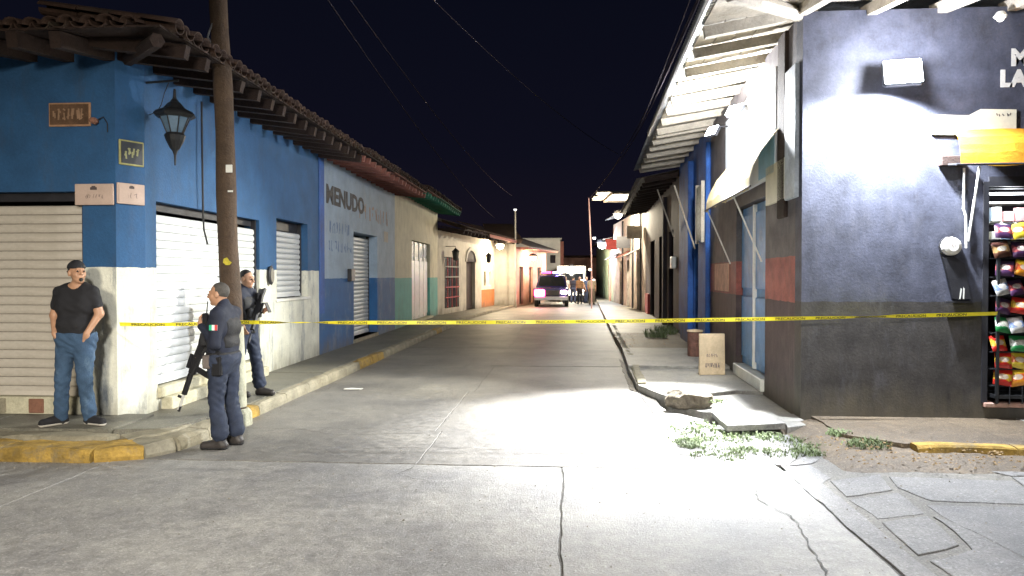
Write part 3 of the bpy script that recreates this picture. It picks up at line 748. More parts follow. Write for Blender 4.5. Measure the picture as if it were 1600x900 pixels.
# ---- E / F: far left houses
E_ = thing('pale_house', (-3.4,41.6,0), 'pale grey blank-walled house corner jutting out past the wide dark eave', 'house')
Fe, Le = seg((-4.1,41.2),(-2.9,41.45)); part('front_wall', wall_mb(Le, -.05, 3.6, []), M_pale, E_, Fe)
part('eave', MB().box(-.2, Le+.35, -.35, 1.5, 3.6, 3.72), M_tile, E_, Fe)
part('roof', MB().add([(-.2,-.4,3.72),(Le+.4,-.4,3.72),(Le+.4,4,4.9),(-.2,4,4.9),(-.2,-.4,3.78),(Le+.4,-.4,3.78),(Le+.4,4,4.96),(-.2,4,4.96)],[(0,3,2,1),(4,5,6,7),(0,1,5,4),(1,2,6,5),(2,3,7,6),(3,0,4,7)]), M_tile, E_, Fe)
F_ = thing('pink_house', (-2.3,45,0), 'pink house with warm lamp and tall doorways beyond the pale wall', 'house')
Fp, Lp = seg((-2.88,41.5),(-1.35,49.5))
part('street_wall', wall_mb(Lp, -.05, 3.3, [(1.0,1.9,.12,2.3),(3.4,4.3,.12,2.3),(5.6,6.6,.12,2.3)]), M_pink, F_, Fp)
for ua, ub in ((1.0,1.9),(3.4,4.3),(5.6,6.6)): part('door', MB().box(ua+.01, ub-.01, .12, .17, .12, 2.29), M_wood_dark, F_, Fp)
part('eave', MB().box(0, Lp+.2, -.75, .3, 3.30, 3.38), M_wood_red, F_, Fp)
sheet(F_, Fp, 0, Lp+.2, -.9, 3.385, 3.5, 4.9, M_tile, 'roof')
part('chimney', MB().box(2.0, 2.5, .6, 1.1, 3.6, 4.4), M_tile, F_, Fp)
G_ = thing('white_block', (-2,56,0), 'plain two-storey off-white block rising behind the pink house roof', 'house')
part('wall', wall_mb(3.45, -.05, 4.45, [(2.7,3.1,2.7,3.3)]), M_whitehouse, G_, T(-3.9,55,0))
part('side_wall', MB().box(-.45, -.2, 55.01, 62, -.05, 4.3), M_wood_red, G_, Matrix())
part('window', MB().box(-1.19,-.81,55.1,55.15,2.71,3.29), M_murk, G_, Matrix())
part('roof_slab', MB().box(-4.0,-.35,54.9,62,4.452,4.56), M_pale, G_, Matrix())
# far background block closing the street
K_ = thing('far_house', (1,70,0), 'dim brown house closing the far end of the street', 'house')
part('wall', wall_mb(6, -.05, 3.4, [(1,2,.1,2.3),(3,3.8,1,2.2)]), M_pink, K_, T(-1.5,68,0))
part('roof', MB().prism([(-1.8,67.4),(5,67.4),(5,72),(-1.8,72)], 3.4, 3.6), M_tile, K_, Matrix())

# ------------------------------------------------------------------ right side
FR = lambda y: 2.82+.03*(y-9.12)
R1 = thing('dark_corner_shop', (3.2,9.6,0), 'black-painted corner shop with a lit snack counter and limewashed eaves, right of the street', 'shop')
F1, L1 = seg((2.82,9.12),(10,9.12)); xu = lambda x: x-2.82
part('front_wall', wall_mb(L1, -.05, 4.95, [(xu(4.96), xu(7.4), .29, 2.84)]), M_dark_front, R1, F1)
F2, L2 = seg((FR(15.8),15.8),(2.82,9.12)); yu = lambda y: (15.8-y)*L2/6.68
part('street_wall', wall_mb(yu(9.372), -.05, 4.95, [(yu(13.08), yu(10.95), .28, 2.95), (yu(12.9), yu(11.2), 3.2, 3.9)]), M_dark_street, R1, F2)
part('counter_sill', MB().bevel_box(xu(4.92), xu(7.4), -.05, .24, .24, .295, .01), M_pink, R1, F1)
part('counter_frame', MB().box(xu(4.90), xu(4.962), -.02, .2, .29, 2.90), M_metal_dark, R1, F1)
part('counter_frame', MB().box(xu(4.96), xu(7.4), -.02, .2, 2.84, 2.96), M_metal_dark, R1, F1)
# street door, two blue leaves
M_bluedoor = mat('pale_blue_door_paint', (.14,.30,.55), .5, .25, 4, 40, .1, stain=(.4,.45,.5), stain_amt=.4)
dr = part('metal_door', MB().box(yu(13.06), yu(10.97), .11, .14, .30, 2.93), M_bluedoor, R1, F2)
for k in range(2):
    a0 = yu(13.06)+k*1.05
    part('door_panel', MB().bevel_box(a0+.08, a0+.96, .075, .115, .42, 1.45, .012), M_bluedoor, dr, F2)
    part('door_panel', MB().bevel_box(a0+.08, a0+.96, .075, .115, 1.58, 2.80, .012), M_bluedoor, dr, F2)
part('door_edge', MB().box(yu(12.02), yu(11.98), .05, .11, .31, 2.92), M_white_paint, dr, F2)
part('door_step', MB().bevel_box(yu(13.02), yu(10.97), -.06, .22, .10, .285, .01), M_white_paint, R1, F2)
part('post', MB().bevel_box(yu(10.12), yu(9.75), -.05, .05, 2.55, 4.94, .012), M_wood_dark, R1, F2)
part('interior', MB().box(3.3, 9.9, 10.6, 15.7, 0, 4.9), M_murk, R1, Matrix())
# eaves: street side
SLP = (4.98-4.74)/1.15
rafters(R1, F2, .2, L2-.15, .80, 1.15, 4.93, 4.72, M_wood_white, .11, .13)
boards(R1, F2, -.05, L2+.05, 1.15, 4.94, 4.73, 5, M_wood_white, .135)
rafters(R1, F1, .0, L1, .74, 1.2, 4.93, 4.72, M_wood_white, .11, .13)
boards(R1, F1, -.1, L1, 1.15, 4.94, 4.73, 5, M_wood_white, .135)
part('hip_rafter', MB().tube([(3.0,9.4,4.97),(1.72,8.0,4.76)], .08, 6), M_wood_white, R1, Matrix())
part('corner_board', MB().add([(2.9,9.2,5.03),(1.68,9.2,4.87),(1.68,7.95,4.87),(2.9,7.95,4.87),(2.9,9.2,5.05),(1.68,9.2,4.89),(1.68,7.95,4.89),(2.9,7.95,4.89)],
     [(0,1,2),(0,2,3),(4,6,5),(4,7,6),(1,5,6,2),(2,6,7,3)]), M_wood_white, R1, Matrix())
def corrug(b, F, u0, u1, y0, z0, y1, z1, pitch=.09, name='corrugated_sheet'):
    n = int((u1-u0)/pitch*4); mb = MB()
    for i in range(n+1):
        u = u0+(u1-u0)*i/n; h = .017*math.sin(2*math.pi*(u-u0)/pitch)
        mb.v += [(u,y0,z0+h),(u,y1,z1+h),(u,y0,z0+h-.008),(u,y0-.0,z0+h-.008)]
    for i in range(n): mb.f += [(4*i,4*i+4,4*i+5,4*i+1),(4*i,4*i+2,4*i+6,4*i+4)]
    return part(name, mb, M_corr, b, F)
corrug(R1, F2, -.3, L2+1.2, -1.30, 4.86, 2.5, 5.65)
corrug(R1, F1, -.3, L1, -1.25, 4.87, 2.5, 5.65)
part('gutter', MB().tube([F2 @ Vector((-.3,-1.25,4.83)), F2 @ Vector((L2+1.15,-1.25,4.83))], .045, 8), M_corr, R1, Matrix())
# ---- R2: blue pilastered building
R2 = thing('blue_house', (3.2,18,0), 'worn blue house front with pilasters next to the dark corner shop', 'house')
F3, L3 = seg((3.22,21.5),(3.02,15.8)); bu = lambda y: (21.5-y)
part('street_wall', wall_mb(L3, -.05, 4.95, [(bu(18.3), bu(17.0), .12, 3.3)]), M_blue_street, R2, F3)
part('pilaster', MB().bevel_box(bu(16.9), bu(15.82), -.10, .0, .0, 4.6, .015), M_blue_street, R2, F3)
part('pilaster', MB().bevel_box(bu(19.9), bu(18.4), -.14, .0, .0, 4.6, .015), M_blue_street, R2, F3)
part('dark_door', MB().box(bu(18.29), bu(17.01), .15, .2, .12, 3.29), M_wood_dark, R2, F3)
rafters(R2, F3, .2, L3, .80, 1.15, 4.90, 4.70, M_wood_white, .11, .12)
boards(R2, F3, 0, L3-.05, 1.15, 4.91, 4.71, 5, M_wood_white, .13)
corrug(R2, F3, -.1, L3-.1, -1.28, 4.83, 2.5, 5.6)
part('interior', MB().box(.1, L3-.1, .3, 3, 0, 4.9), M_murk, R2, F3)
# ---- R3: dark terrace
R3 = thing('dark_terrace_house', (3.4,28,0), 'unlit dark terrace with tall door recesses beyond the blue house', 'house')
F4, L4 = seg((3.62,34),(3.22,21.5)); cu_ = lambda y: (34-y)
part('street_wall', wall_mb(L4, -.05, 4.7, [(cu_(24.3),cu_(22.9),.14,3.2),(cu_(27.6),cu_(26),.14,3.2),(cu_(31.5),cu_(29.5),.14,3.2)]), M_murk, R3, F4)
for ya, yb in ((24.3,22.9),(27.6,26),(31.5,29.5)): 
    part('door', MB().box(cu_(ya)+.01, cu_(yb)-.01, .15, .2, .14, 3.19), M_metal_dark, R3, F4)
part('pilaster', MB().box(cu_(25.3), cu_(24.9), -.12, 0, 0, 4.4), M_murk, R3, F4)
part('red_plinth', MB().box(cu_(33.2), cu_(31.8), -.10, 0, 0, 1.0), M_red_metal, R3, F4)
rafters(R3, F4, .2, L4, .9, 1.0, 4.65, 4.45, M_wood_dark, .11, .12)
boards(R3, F4, 0, L4-.05, 1.1, 4.66, 4.46, 5, M_wood_dark, .13)
corrug(R3, F4, 0, L4-.1, -1.2, 4.60, 2.5, 5.4, .18)
part('interior', MB().box(.1, L4-.1, .3, 3, 0, 4.6), M_murk, R3, F4)
# ---- R4: white lit house with wooden canopy
R4 = thing('bright_white_house', (3.2,40,0), 'brightly lit white house with a ragged timber canopy on the right', 'house')
F5, L5 = seg((2.9,46),(3.6,34.05)); du = lambda y: (46-y)
part('street_wall', wall_mb(L5, -.05, 4.9, [(3,4,.14,2.6),(6,6.9,.14,2.6),(9.5,10.4,.14,2.6)]), M_white_wall, R4, F5)
for ua in (3,6,9.5): part('door', MB().box(ua+.01, ua+.89, .15, .2, .14, 2.59), M_murk, R4, F5)
M_shade = mat('faded_awning_canvas', (.10,.08,.07), .8, .4)
for ua, w_, m__ in ((1.2,1.6,M_shade),(5.6,1.6,M_wood_red),(9.2,1.5,M_shade)):
    part('window_canopy', MB().add([(ua,0,3.05),(ua+w_,0,3.05),(ua+w_,-.7,2.7),(ua,-.7,2.7),(ua,0,3.09),(ua+w_,0,3.09),(ua+w_,-.7,2.74),(ua,-.7,2.74)],[(0,1,2,3),(7,6,5,4),(0,4,5,1),(1,5,6,2),(2,6,7,3),(3,7,4,0)]), m__, R4, F5)
for ua, z_, m__ in ((2.4,3.3,M_red_metal),(7.4,3.2,M_metal_dark),(11.2,3.5,M_wood_white)):
    part('projecting_sign', MB().box(ua, ua+.06, -.75, -.05, z_, z_+.6), m__, R4, F5)
for ua in (4.6, 8.4, 10.9): part('downpipe', MB().tube([(ua,-.06,.14),(ua,-.06,4.8)], .05, 8), M_metal_dark, R4, F5)
part('canopy', MB().box(8.0, 11.9, -1.5, .1, 5.5, 5.58), M_wood_white, R4, F5)
for k in range(6): part('canopy_board', MB().box(8.0+k*.66, 8.5+k*.66, -1.95-random.random()*.4, -.3, 5.60, 5.65), M_wood_white, R4, F5)
sheet(R4, F5, 0, L5, -.5, 5.17, 3, 5.9, M_corr, 'roof')
R5 = thing('far_green_house', (2.7,53,0), 'far house with pale green and pink wall strips near the crowd', 'house')
F6, L6 = seg((2.5,62),(2.9,46.05))
part('street_wall', wall_mb(L6, -.05, 4.0, [(8,9,.14,2.5),(12,13,.14,2.5)]), mat('pale_green_plaster', (.35,.45,.33), .8, .3), R5, F6)
part('pilaster', MB().box(13.6, 14.6, -.08, 0, 0, 4.0), M_pink, R5, F6)
sheet(R5, F6, 0, L6, -.6, 4.02, 3, 4.9, M_tile, 'roof')

# ------------------------------------------------------------------ things on the left front
def plaque(name, F, w, h, rim, face, label, cat, strokes=None):
    o = thing(name, (0,0,0), label, cat); o.matrix_basis = F; WM[o.name] = F
    part('backing', MB().bevel_box(0, w, -.022, 0, 0, h, .006), rim, o, F)
    part('face', MB().box(.02, w-.02, -.027, -.022, .02, h-.02), face, o, F)
    if strokes: part('marks', strokes[0], strokes[1], o, F @ T(0,-.0235,0))
    return o
M_terra = mat('brown_tile_glaze', (.13,.075,.045), .5, .4, 12, 60, .1)
M_rim = mat('cream_orange_glaze', (.38,.22,.13), .5, .3, 9, 50, .1)
M_yrim = mat('yellow_glaze', (.34,.32,.12), .5, .3, 9, 50, .1)
M_blk = mat('black_glaze', (.02,.022,.025), .45, .3, 9, 50, .1)
M_sheet = mat('pinkish_printed_sheet', (.50,.38,.32), .7, .12, 4, 40, 0)
M_ink = mat('dark_ink', (.09,.07,.07), .7, .2, 8, 40, 0)
M_ink_soft = mat('grey_ink', (.22,.17,.16), .7, .2, 8, 40, 0)
plaque('street_name_sign', T(-5.91,8.1,3.50), .50, .27, M_rim, M_terra, 'brown glazed street name tile with pale rim, high on the blue front wall', 'sign',
       (scribble(.06,.44,.07,.20,7,.1,11,.018), mat('tan_glaze', (.30,.19,.12), .6)))
part_lamp = thing('wall_socket_lamp', (-5.34,8.07,3.55), 'small dead bulb holder beside the brown street name tile', 'lamp')
part('holder', MB().lathe([(.035,0),(.04,.03),(.03,.08),(.015,.10)], n=10, M=RX(math.pi/2)), M_brick, part_lamp)
part('cable', MB().tube([(.03,0,.02),(.09,.0,.05),(.13,.01,-.02),(.13,.015,-.12)], .006, 5), M_black, part_lamp)
FcL = Fc
plaque('street_number_sign', Fc @ T(.035,0,3.07), .30, .29, M_yrim, M_blk, 'small dark glazed plaque with yellow rim on the blue corner chamfer', 'sign',
       (scribble(.05,.25,.07,.20,4,.1,12,.02), mat('olive_glaze', (.30,.30,.14), .6)))
em = scribble(.16,.24,.17,.22,2,.1,21,.02); e2 = scribble(.13,.36,.07,.12,6,.1,22,.006)
pA = plaque('printed_notice', T(-5.59,8.075,2.60), .46, .24, M_sheet, M_sheet, 'wide pinkish printed notice with small emblem above the front shutter corner', 'notice', (e2, M_ink_soft))
part('emblem', MB().prism([(.19,.17),(.27,.17),(.27,.20),(.255,.20),(.25,.215),(.21,.215),(.205,.20),(.19,.20)], .0272, .029, STAND), M_ink, pA)
pB = plaque('printed_notice', Fc @ T(.0,-.01,2.62), .335, .24, M_sheet, M_sheet, 'smaller pinkish printed notice with small emblem on the corner chamfer', 'notice', (scribble(.10,.24,.07,.13,3,.1,24,.007), M_ink_soft))
part('emblem', MB().prism([(.14,.18),(.20,.18),(.20,.205),(.18,.215),(.16,.215),(.14,.205)], .0272, .029, STAND), M_ink, pB)

# lantern on bracket
ln = thing('wall_lantern', (-4.99,8.46,3.6), 'black iron lantern hanging from a bracket on the blue street wall', 'lantern')
br = part('bracket', MB().box(-.02,.015,-.02,.02,-.05,.52).tube([(0,0,.48),(.42,0,.50)], .014, 6), M_iron, ln)
part('cable', MB().tube([(.30,.01,.49),(.24,.01,.36),(.2,.01,.22),(.14,.01,.13),(.04,.01,.10)], .005, 5), M_black, ln)
lc = (.37,0,0)
part('hat', MB().lathe([(.235,.10),(.215,.125),(.13,.165),(.075,.23),(.05,.25),(.022,.29),(.012,.40)], lc, 8), M_iron, ln)
part('hat_rim', MB().lathe([(.20,.06),(.242,.092),(.236,.104),(.19,.112)], lc, 8), M_iron, ln)
M_lglass = mat('dusty_lantern_glass', (.12,.19,.27), .25, .2, 6, 30, 0)
part('lamp_glass', MB().lathe([(.085,-.12),(.165,.07)], lc, 8), M_lglass, ln)
for k in range(8):
    t = 2*math.pi*k/8
    part('glass_rib', MB().tube([(lc[0]+.17*math.cos(t), .17*math.sin(t), .07),(lc[0]+.092*math.cos(t), .092*math.sin(t), -.12)], .008, 5), M_iron, ln)
part('base_cup', MB().lathe([(.008,-.54+.04),(.014,-.38),(.030,-.33),(.055,-.30),(.10,-.21),(.118,-.15),(.10,-.12),(.05,-.115)], lc, 12), M_iron, ln)
part('bulb', MB().lathe([(.02,-.11),(.03,-.05),(.028,.01),(.015,.05)], lc, 8), M_white_paint, ln)

# hanging cable over the street shutter
tag(part('hanging_cable', MB().tube([(-4.93,9.72,4.15),(-4.925,9.72,3.2),(-4.93,9.74,2.62),(-4.92,9.74,2.42),(-4.89,9.78,2.22)], .013, 6), M_black),
    'loose black cable hanging from the eave over the wide white shutter', 'cable')
# oval box on white wall between shutter and window
ov = thing('wall_vent', (FL(12.2)+.02,12.2,1.80), 'small grey oval box on the white wall left of the window shutter', 'vent')
part('rim', MB().lathe([(.09,0),(.1,.03),(.08,.05)], n=14, M=RY(math.pi/2) @ Matrix.Scale(1.7,4,(1,0,0))), M_metal_dark, ov)
part('cover', MB().lathe([(.07,.05),(.06,.055)], n=14, M=RY(math.pi/2) @ Matrix.Scale(1.7,4,(1,0,0))), M_pale, ov)

# utility pole
up = thing('utility_pole', (-3.97,8.6,0), 'leaning weathered wooden utility pole by the left kerb, behind the first policeman', 'pole')
ptb = []; prr = []
for i in range(28):
    z = -.1+ i*.32; ptb.append((-.085*(z/3)-.001*z*z + .012*math.sin(z*2.1), .01*math.sin(z*1.3), z)); prr.append(.128-.0045*z+.004*math.sin(z*5))
part('shaft', MB().tube(ptb, prr, 14), M_pole, up, smooth=True)
M_pale_coat = mat('pale_mottled_coat', (.46,.45,.34), .85, .4, 4, 40, .4, stain=(.17,.13,.08), stain_amt=.8)
part('pale_band', MB().tube([(p[0],p[1],p[2]*1.0) for p in ptb[1:5]], [r_+.003 for r_ in prr[1:5]], 14, cap=False), M_pale_coat, up, smooth=True)  # paler tube around the lower part of the shaft
M_yel = mat('yellow_paint_mark', (.55,.47,.05), .8, .3, 20, 50, 0)
part('painted_mark', MB().add([(-.055+.03+x_,-.139,1.95+z_) for x_, z_ in ((-.05,0),(-.015,-.03),(.03,-.03),(.06,.0),(.03,.02),(.0,.06),(-.04,.045))], [tuple(range(7))]), M_yel, up)
part('paper_scrap', MB().box(-.03,.045,-.145,-.135,3.01,3.10), M_white_paint, up)
part('paper_scrap', MB().box(-.01,.05,-.141,-.133,2.78,2.80), M_white_paint, up)
for z in (1.78,2.45,2.9): part('nail', MB().tube([(-.20,-.03,z),(-.13,0,z)], .008, 5), M_iron, up)
part('pipe_clamp', MB().tube([(-.24,-.02,4.55),(-.27,-.08,4.62),(-.24,-.1,4.68),(-.20,-.08,4.80)], .012, 6), M_steel, up)
# white conduit by the pole foot
tag(part('footing', MB().lathe([(.20,0),(.19,.17),(.15,.22)], (-3.97,8.6,-.02), 12), M_pale_coat), 'pale concrete collar around the foot of the utility pole', 'footing')

# ------------------------------------------------------------------ tape
def tape():
    p = [Vector((-5.06,8.04,1.245)), Vector((-3.95,8.46,1.245)), Vector((5.00,8.98,1.355))]
    M_tape = mat('yellow_barrier_plastic', (.80,.70,.03), .4, .08, 3, 20, 0); 
    mb = MB(); L1_ = (p[1]-p[0]).length; L2_ = (p[2]-p[1]).length
    def at(s):
        if s < L1_: q = p[0].lerp(p[1], s/L1_); t = s/L1_; sag = .015*4*t*(1-t)
        else: t = (s-L1_)/L2_; q = p[1].lerp(p[2], t); sag = .04*4*t*(1-t)
        return q - Vector((0,0,sag))
    def tw(s):  # twist angle away from the vertical, a full lie-down here and there
        return .35*math.sin(s*.9) + .25*math.sin(s*3.1+1) + .5*math.exp(-((s-2.0)/.25)**2)*2.6 + .5*math.exp(-((s-8.7)/.3)**2)*1.6
    n = 160; tot = L1_+L2_
    wd = .022
    for i in range(n+1):
        s = tot*i/n; q = at(s); a_ = tw(s); d = Vector((0, -math.sin(a_), math.cos(a_)))*wd
        mb.v += [tuple(q+d), tuple(q-d)]
    mb.f = [(2*i,2*i+1,2*i+3,2*i+2) for i in range(n)]
    o = part('barrier_tape', mb, M_tape); tag(o, 'yellow PRECAUCION police tape stretched across the whole street', 'tape')
    M_print = mat('black_print', (.02,.02,.02), .5, .1, 3, 20, 0)
    me = text_mesh('PRECAUCION', .043, .0004, M_print, .0006)
    wdt = max(v.co.x for v in me.vertices)
    s = .12
    while s + wdt*1.35 < tot-.1:
        nm = me.copy()
        for v in nm.vertices:
            ss = s + v.co.x*1.3; q = at(ss); a_ = tw(ss); h = v.co.y-.0155
            t_ = (at(ss+.01)-at(ss-.01)).normalized(); up_ = Vector((0,-math.sin(a_),math.cos(a_))); nn = t_.cross(up_)
            v.co = q + up_*h + nn*(.0016+v.co.z)
        part('lettering', nm, None, o); s += wdt*1.3 + .12
tape()

# ------------------------------------------------------------------ things on the right
# rock
def rock(name, loc, sx, sy, sz, seed, m, label, cat):
    import bmesh
    bm = bmesh.new(); bmesh.ops.create_icosphere(bm, subdivisions=3, radius=1)
    for v in bm.verts:
        p = v.co.copy(); f = 1+.35*noise.noise(p*1.3+Vector((seed,0,0)))+.12*noise.noise(p*4+Vector((0,seed,0)))
        q = p*f*.95; q = q*(1+.10*noise.noise(p*9)); q.z = max(-.6, min(.62-.3*q.x+.15*q.y, q.z)); q.y = max(-.85-.3*q.x, q.y)
        v.co = Vector((q.x*sx, q.y*sy, q.z*sz))
    me = bpy.data.meshes.new(name); bm.to_mesh(me); bm.free(); me.materials.append(m)
    o = link(name, me, None, T(*loc)); return tag(o, label, cat)
rock('rock', (1.62,9.95,.15), .31, .22, .19, 4.2, M_rock, 'brown broken rock lying on the bright pavement edge', 'rock')
# cardboard and bucket
M_card = mat('tan_panel', (.66,.52,.34), .8, .2, 4, 40, .2, stain=(.3,.2,.1), stain_amt=.4)
sb = thing('leaning_board', (2.28,12.75,.105), 'pale brown sandwich board standing on the pavement against the wall', 'board', rz=.12)
part('front_panel', MB().bevel_box(-.02,.42,-.02,.02,.0,.70,.006, M=RX(-.05)), M_card, sb)
part('back_panel', MB().bevel_box(-.0,.42,.10,.13,.0,.68,.006, M=RX(.09)), M_card, sb)
part('lettering', scribble(.08,.34,.12,.20,6,.1,31,.012), M_ink_soft, sb, WM[sb.name] @ RX(-.05) @ T(0,-.02,0))
part('lettering', scribble(.10,.30,.30,.36,6,.1,32,.008), M_ink_soft, sb, WM[sb.name] @ RX(-.05) @ T(0,-.02,0))
bk = thing('metal_drum', (2.62,15.3,.15), 'rusty cut-off drum standing behind the pale brown board', 'drum')
part('body', MB().lathe([(.14,0),(.15,.02),(.15,.25),(.157,.26),(.15,.27),(.15,.48),(.16,.50)], n=18), mat('rusty_drum', (.15,.07,.05), .7, .5, 8, 40, .3), bk)
part('lid', MB().lathe([(.165,.50),(.165,.53),(.10,.54)], n=18), M_card, bk)

# floodlights
M_led = emit('cold_led_panel', (.86,.93,1.0), 60)
fl = thing('floodlight', (3.80,8.98,4.12), 'blazing white floodlight on an arm on the black shop front wall', 'floodlight')
Mf = T(3.80,8.72,4.10) @ RZ(math.radians(-12)) @ RX(math.radians(-22))
part('housing', MB().bevel_box(-.21,.21,-.01,.07,-.17,.17,.03), M_metal_dark, fl, Mf)
part('lens', MB().bevel_box(-.195,.195,-.03,-.011,-.155,.155,.009), M_led, fl, Mf)
part('arm', MB().tube([(3.80,9.12,4.16),(3.80,8.85,4.20),(3.80,8.78,4.12)], .018, 8), M_metal_dark, fl, Matrix())
fl2 = thing('floodlight', (2.62,11.9,4.45), 'white floodlight under the limewashed eave over the blue street door', 'floodlight')
Mf = T(2.66,12.0,4.42) @ RZ(math.radians(-50)) @ RX(math.radians(-35))
part('housing', MB().bevel_box(-.14,.14,-.01,.06,-.10,.10,.015), M_metal_dark, fl2, Mf)
part('lens', MB().box(-.13,.13,-.018,-.011,-.09,.09), M_led, fl2, Mf)
part('arm', MB().tube([(2.90,12.1,4.5),(2.70,12.03,4.5)], .015, 8), M_metal_dark, fl2, Matrix())
fl3 = thing('floodlight', (2.60,13.5,4.45), 'second white floodlight deeper under the limewashed street eave, aimed across the street', 'floodlight')
Mf = T(2.62,13.6,4.40) @ RZ(math.radians(-62)) @ RX(math.radians(-30))
part('housing', MB().bevel_box(-.14,.14,-.01,.06,-.10,.10,.015), M_metal_dark, fl3, Mf)
part('lens', MB().box(-.13,.13,-.018,-.011,-.09,.09), M_led, fl3, Mf)
part('arm', MB().tube([(2.94,13.7,4.5),(2.66,13.63,4.48)], .015, 8), M_metal_dark, fl3, Matrix())
# small bright dead lamp near the rafters
sl = thing('spot_fitting', (4.98,8.95,4.78), 'small round white lamp fitting under the front eave rafters', 'lamp')
part('shade', MB().lathe([(.04,.05),(.075,0),(.06,-.02)], n=12), M_white_paint, sl)
part('bulb', MB().lathe([(.045,-.022),(.03,-.05),(.01,-.06)], n=10), emit('warm_bulb', (1,.95,.85), 6), sl)
# signs above the counter
M_awn = mat('orange_awning_cloth', (.75,.33,.02), .75, .2, 2, 40, .2, stain=(.85,.60,.06), stain_amt=.9, streak=(.6,2,3))
M_banner = mat('white_banner_vinyl', (.66,.63,.50), .5, .12, 3, 30, 0)
sg = thing('banner_sign', (4.2,9.1,3.45), 'long off-white banner board on the black wall above the orange awning', 'sign')
part('panel', MB().prism([(4.30,3.46),(5.25,3.44),(5.25,3.74),(4.85,3.75),(4.72,3.68),(4.30,3.69)], -9.09, -9.115, Matrix.Rotation(math.pi/2,4,'X') @ Matrix.Scale(1,4)), M_banner, sg, Matrix())
part('lettering', scribble(5.02,5.20,3.66,3.70,3,.1,41,.012), M_ink, sg, T(0,9.092,0))
M_wlet = mat('white_wall_lettering_paint', (.60,.58,.54), .7, .15, 8, 40, 0)
wl1 = part('wall_lettering', text_mesh('M', .26, .002, M_wlet, .014), None, None, T(5.195,9.116,4.265) @ STAND); tag(wl1, 'white painted letter M at the top right of the black wall', 'lettering')
wl2 = part('wall_lettering', text_mesh('LA', .26, .002, M_wlet, .014), None, None, T(5.075,9.116,4.02) @ STAND); tag(wl2, 'white painted letters LA below the M on the black wall', 'lettering')
# orange awning over the counter
aw = thing('awning', (5.0,9.0,3.1), 'orange and yellow cloth awning over the snack counter', 'awning')
def cloth(u0, u1, pts, th=.012, nx_=24, amp=.012, seed=0):
    mb = MB(); m_ = len(pts)
    for sgn in (0, 1):
        for i in range(nx_+1):
            u = u0+(u1-u0)*i/nx_
            for j, (y, z) in enumerate(pts):
                s_ = amp*noise.noise(Vector((u*4, j*.9, seed)))*(1 if j else .3)
                mb.v.append((u, y, z+s_-sgn*th))
    o_ = (nx_+1)*m_
    for i in range(nx_):
        for j in range(m_-1):
            a_ = i*m_+j; mb.f += [(a_,a_+m_,a_+m_+1,a_+1),(o_+a_,o_+a_+1,o_+a_+m_+1,o_+a_+m_)]
    for i in range(nx_):
        for j in (0, m_-1): a_ = i*m_+j; mb.f.append((a_,o_+a_,o_+a_+m_,a_+m_))
    for i in (0, nx_):
        for j in range(m_-1): a_ = i*m_+j; mb.f.append((a_,a_+1,o_+a_+1,o_+a_))
    return mb
part('cloth', cloth(4.50,7.4,[(9.10,3.52),(8.98,3.46),(8.90,3.40),(8.86,3.30),(8.84,3.20),(8.83,3.07)], seed=1, amp=.03), M_awn, aw, Matrix())
part('front_rail', MB().tube([(4.45,8.84,3.07),(7.4,8.84,3.07)], .016, 6), M_metal_dark, aw, Matrix())
part('side_rail', MB().tube([(4.46,9.10,3.10),(4.46,8.84,3.07)], .014, 6), M_metal_dark, aw, Matrix())
part('valance_block', MB().bevel_box(4.38,4.62,9.02,9.115,3.08,3.20,.01), M_wood_dark, aw, Matrix())
part('brace', MB().tube([(4.72,9.08,2.20),(4.72,8.86,3.05)], .014, 6), M_white_paint, aw, Matrix())
tag(part('conduit_pipe', MB().tube([(4.665,9.085,3.06),(4.665,9.085,2.58),(4.69,9.085,2.5),(4.70,9.085,2.12)], .014, 6), M_white_paint), 'thin white conduit running down the black wall from the awning', 'pipe')
mt = thing('electric_meter', (4.52,9.10,2.14), 'round white electricity meter with black cover below, on the black wall', 'meter')
part('dial', MB().lathe([(.11,0),(.112,.035),(.10,.075),(.06,.092)], n=20, M=RX(math.pi/2)), mat('milky_meter_glass', (.68,.66,.60), .25, .15, 8, 40, 0), mt)
part('back_plate', MB().lathe([(.125,-.01),(.125,.012)], n=20, M=RX(math.pi/2)), M_metal_dark, mt)
part('dial_marks', scribble(-.05,.05,-.01,.02,4,.1,51,.008), M_ink_soft, mt, WM[mt.name] @ T(0,-.09,0))
part('cover', MB().prism([(-.10,-.14),(.02,-.12),(.14,-.20),(.22,-.62),(.02,-.62),(-.02,-.45)], .012, .055, RX(math.pi/2)), M_metal_dark, mt)
part('white_mark', MB().prism([(.085,-.62),(.10,-.62),(.115,-.50),(.10,-.49)], .056, .058, RX(math.pi/2)).prism([(.125,-.62),(.14,-.62),(.145,-.50),(.13,-.48)], .056, .058, RX(math.pi/2)), M_white_paint, mt)
part('cover_edge', MB().box(-.06,.26,-.05,.0,-.665,-.645), M_metal_dark, mt)

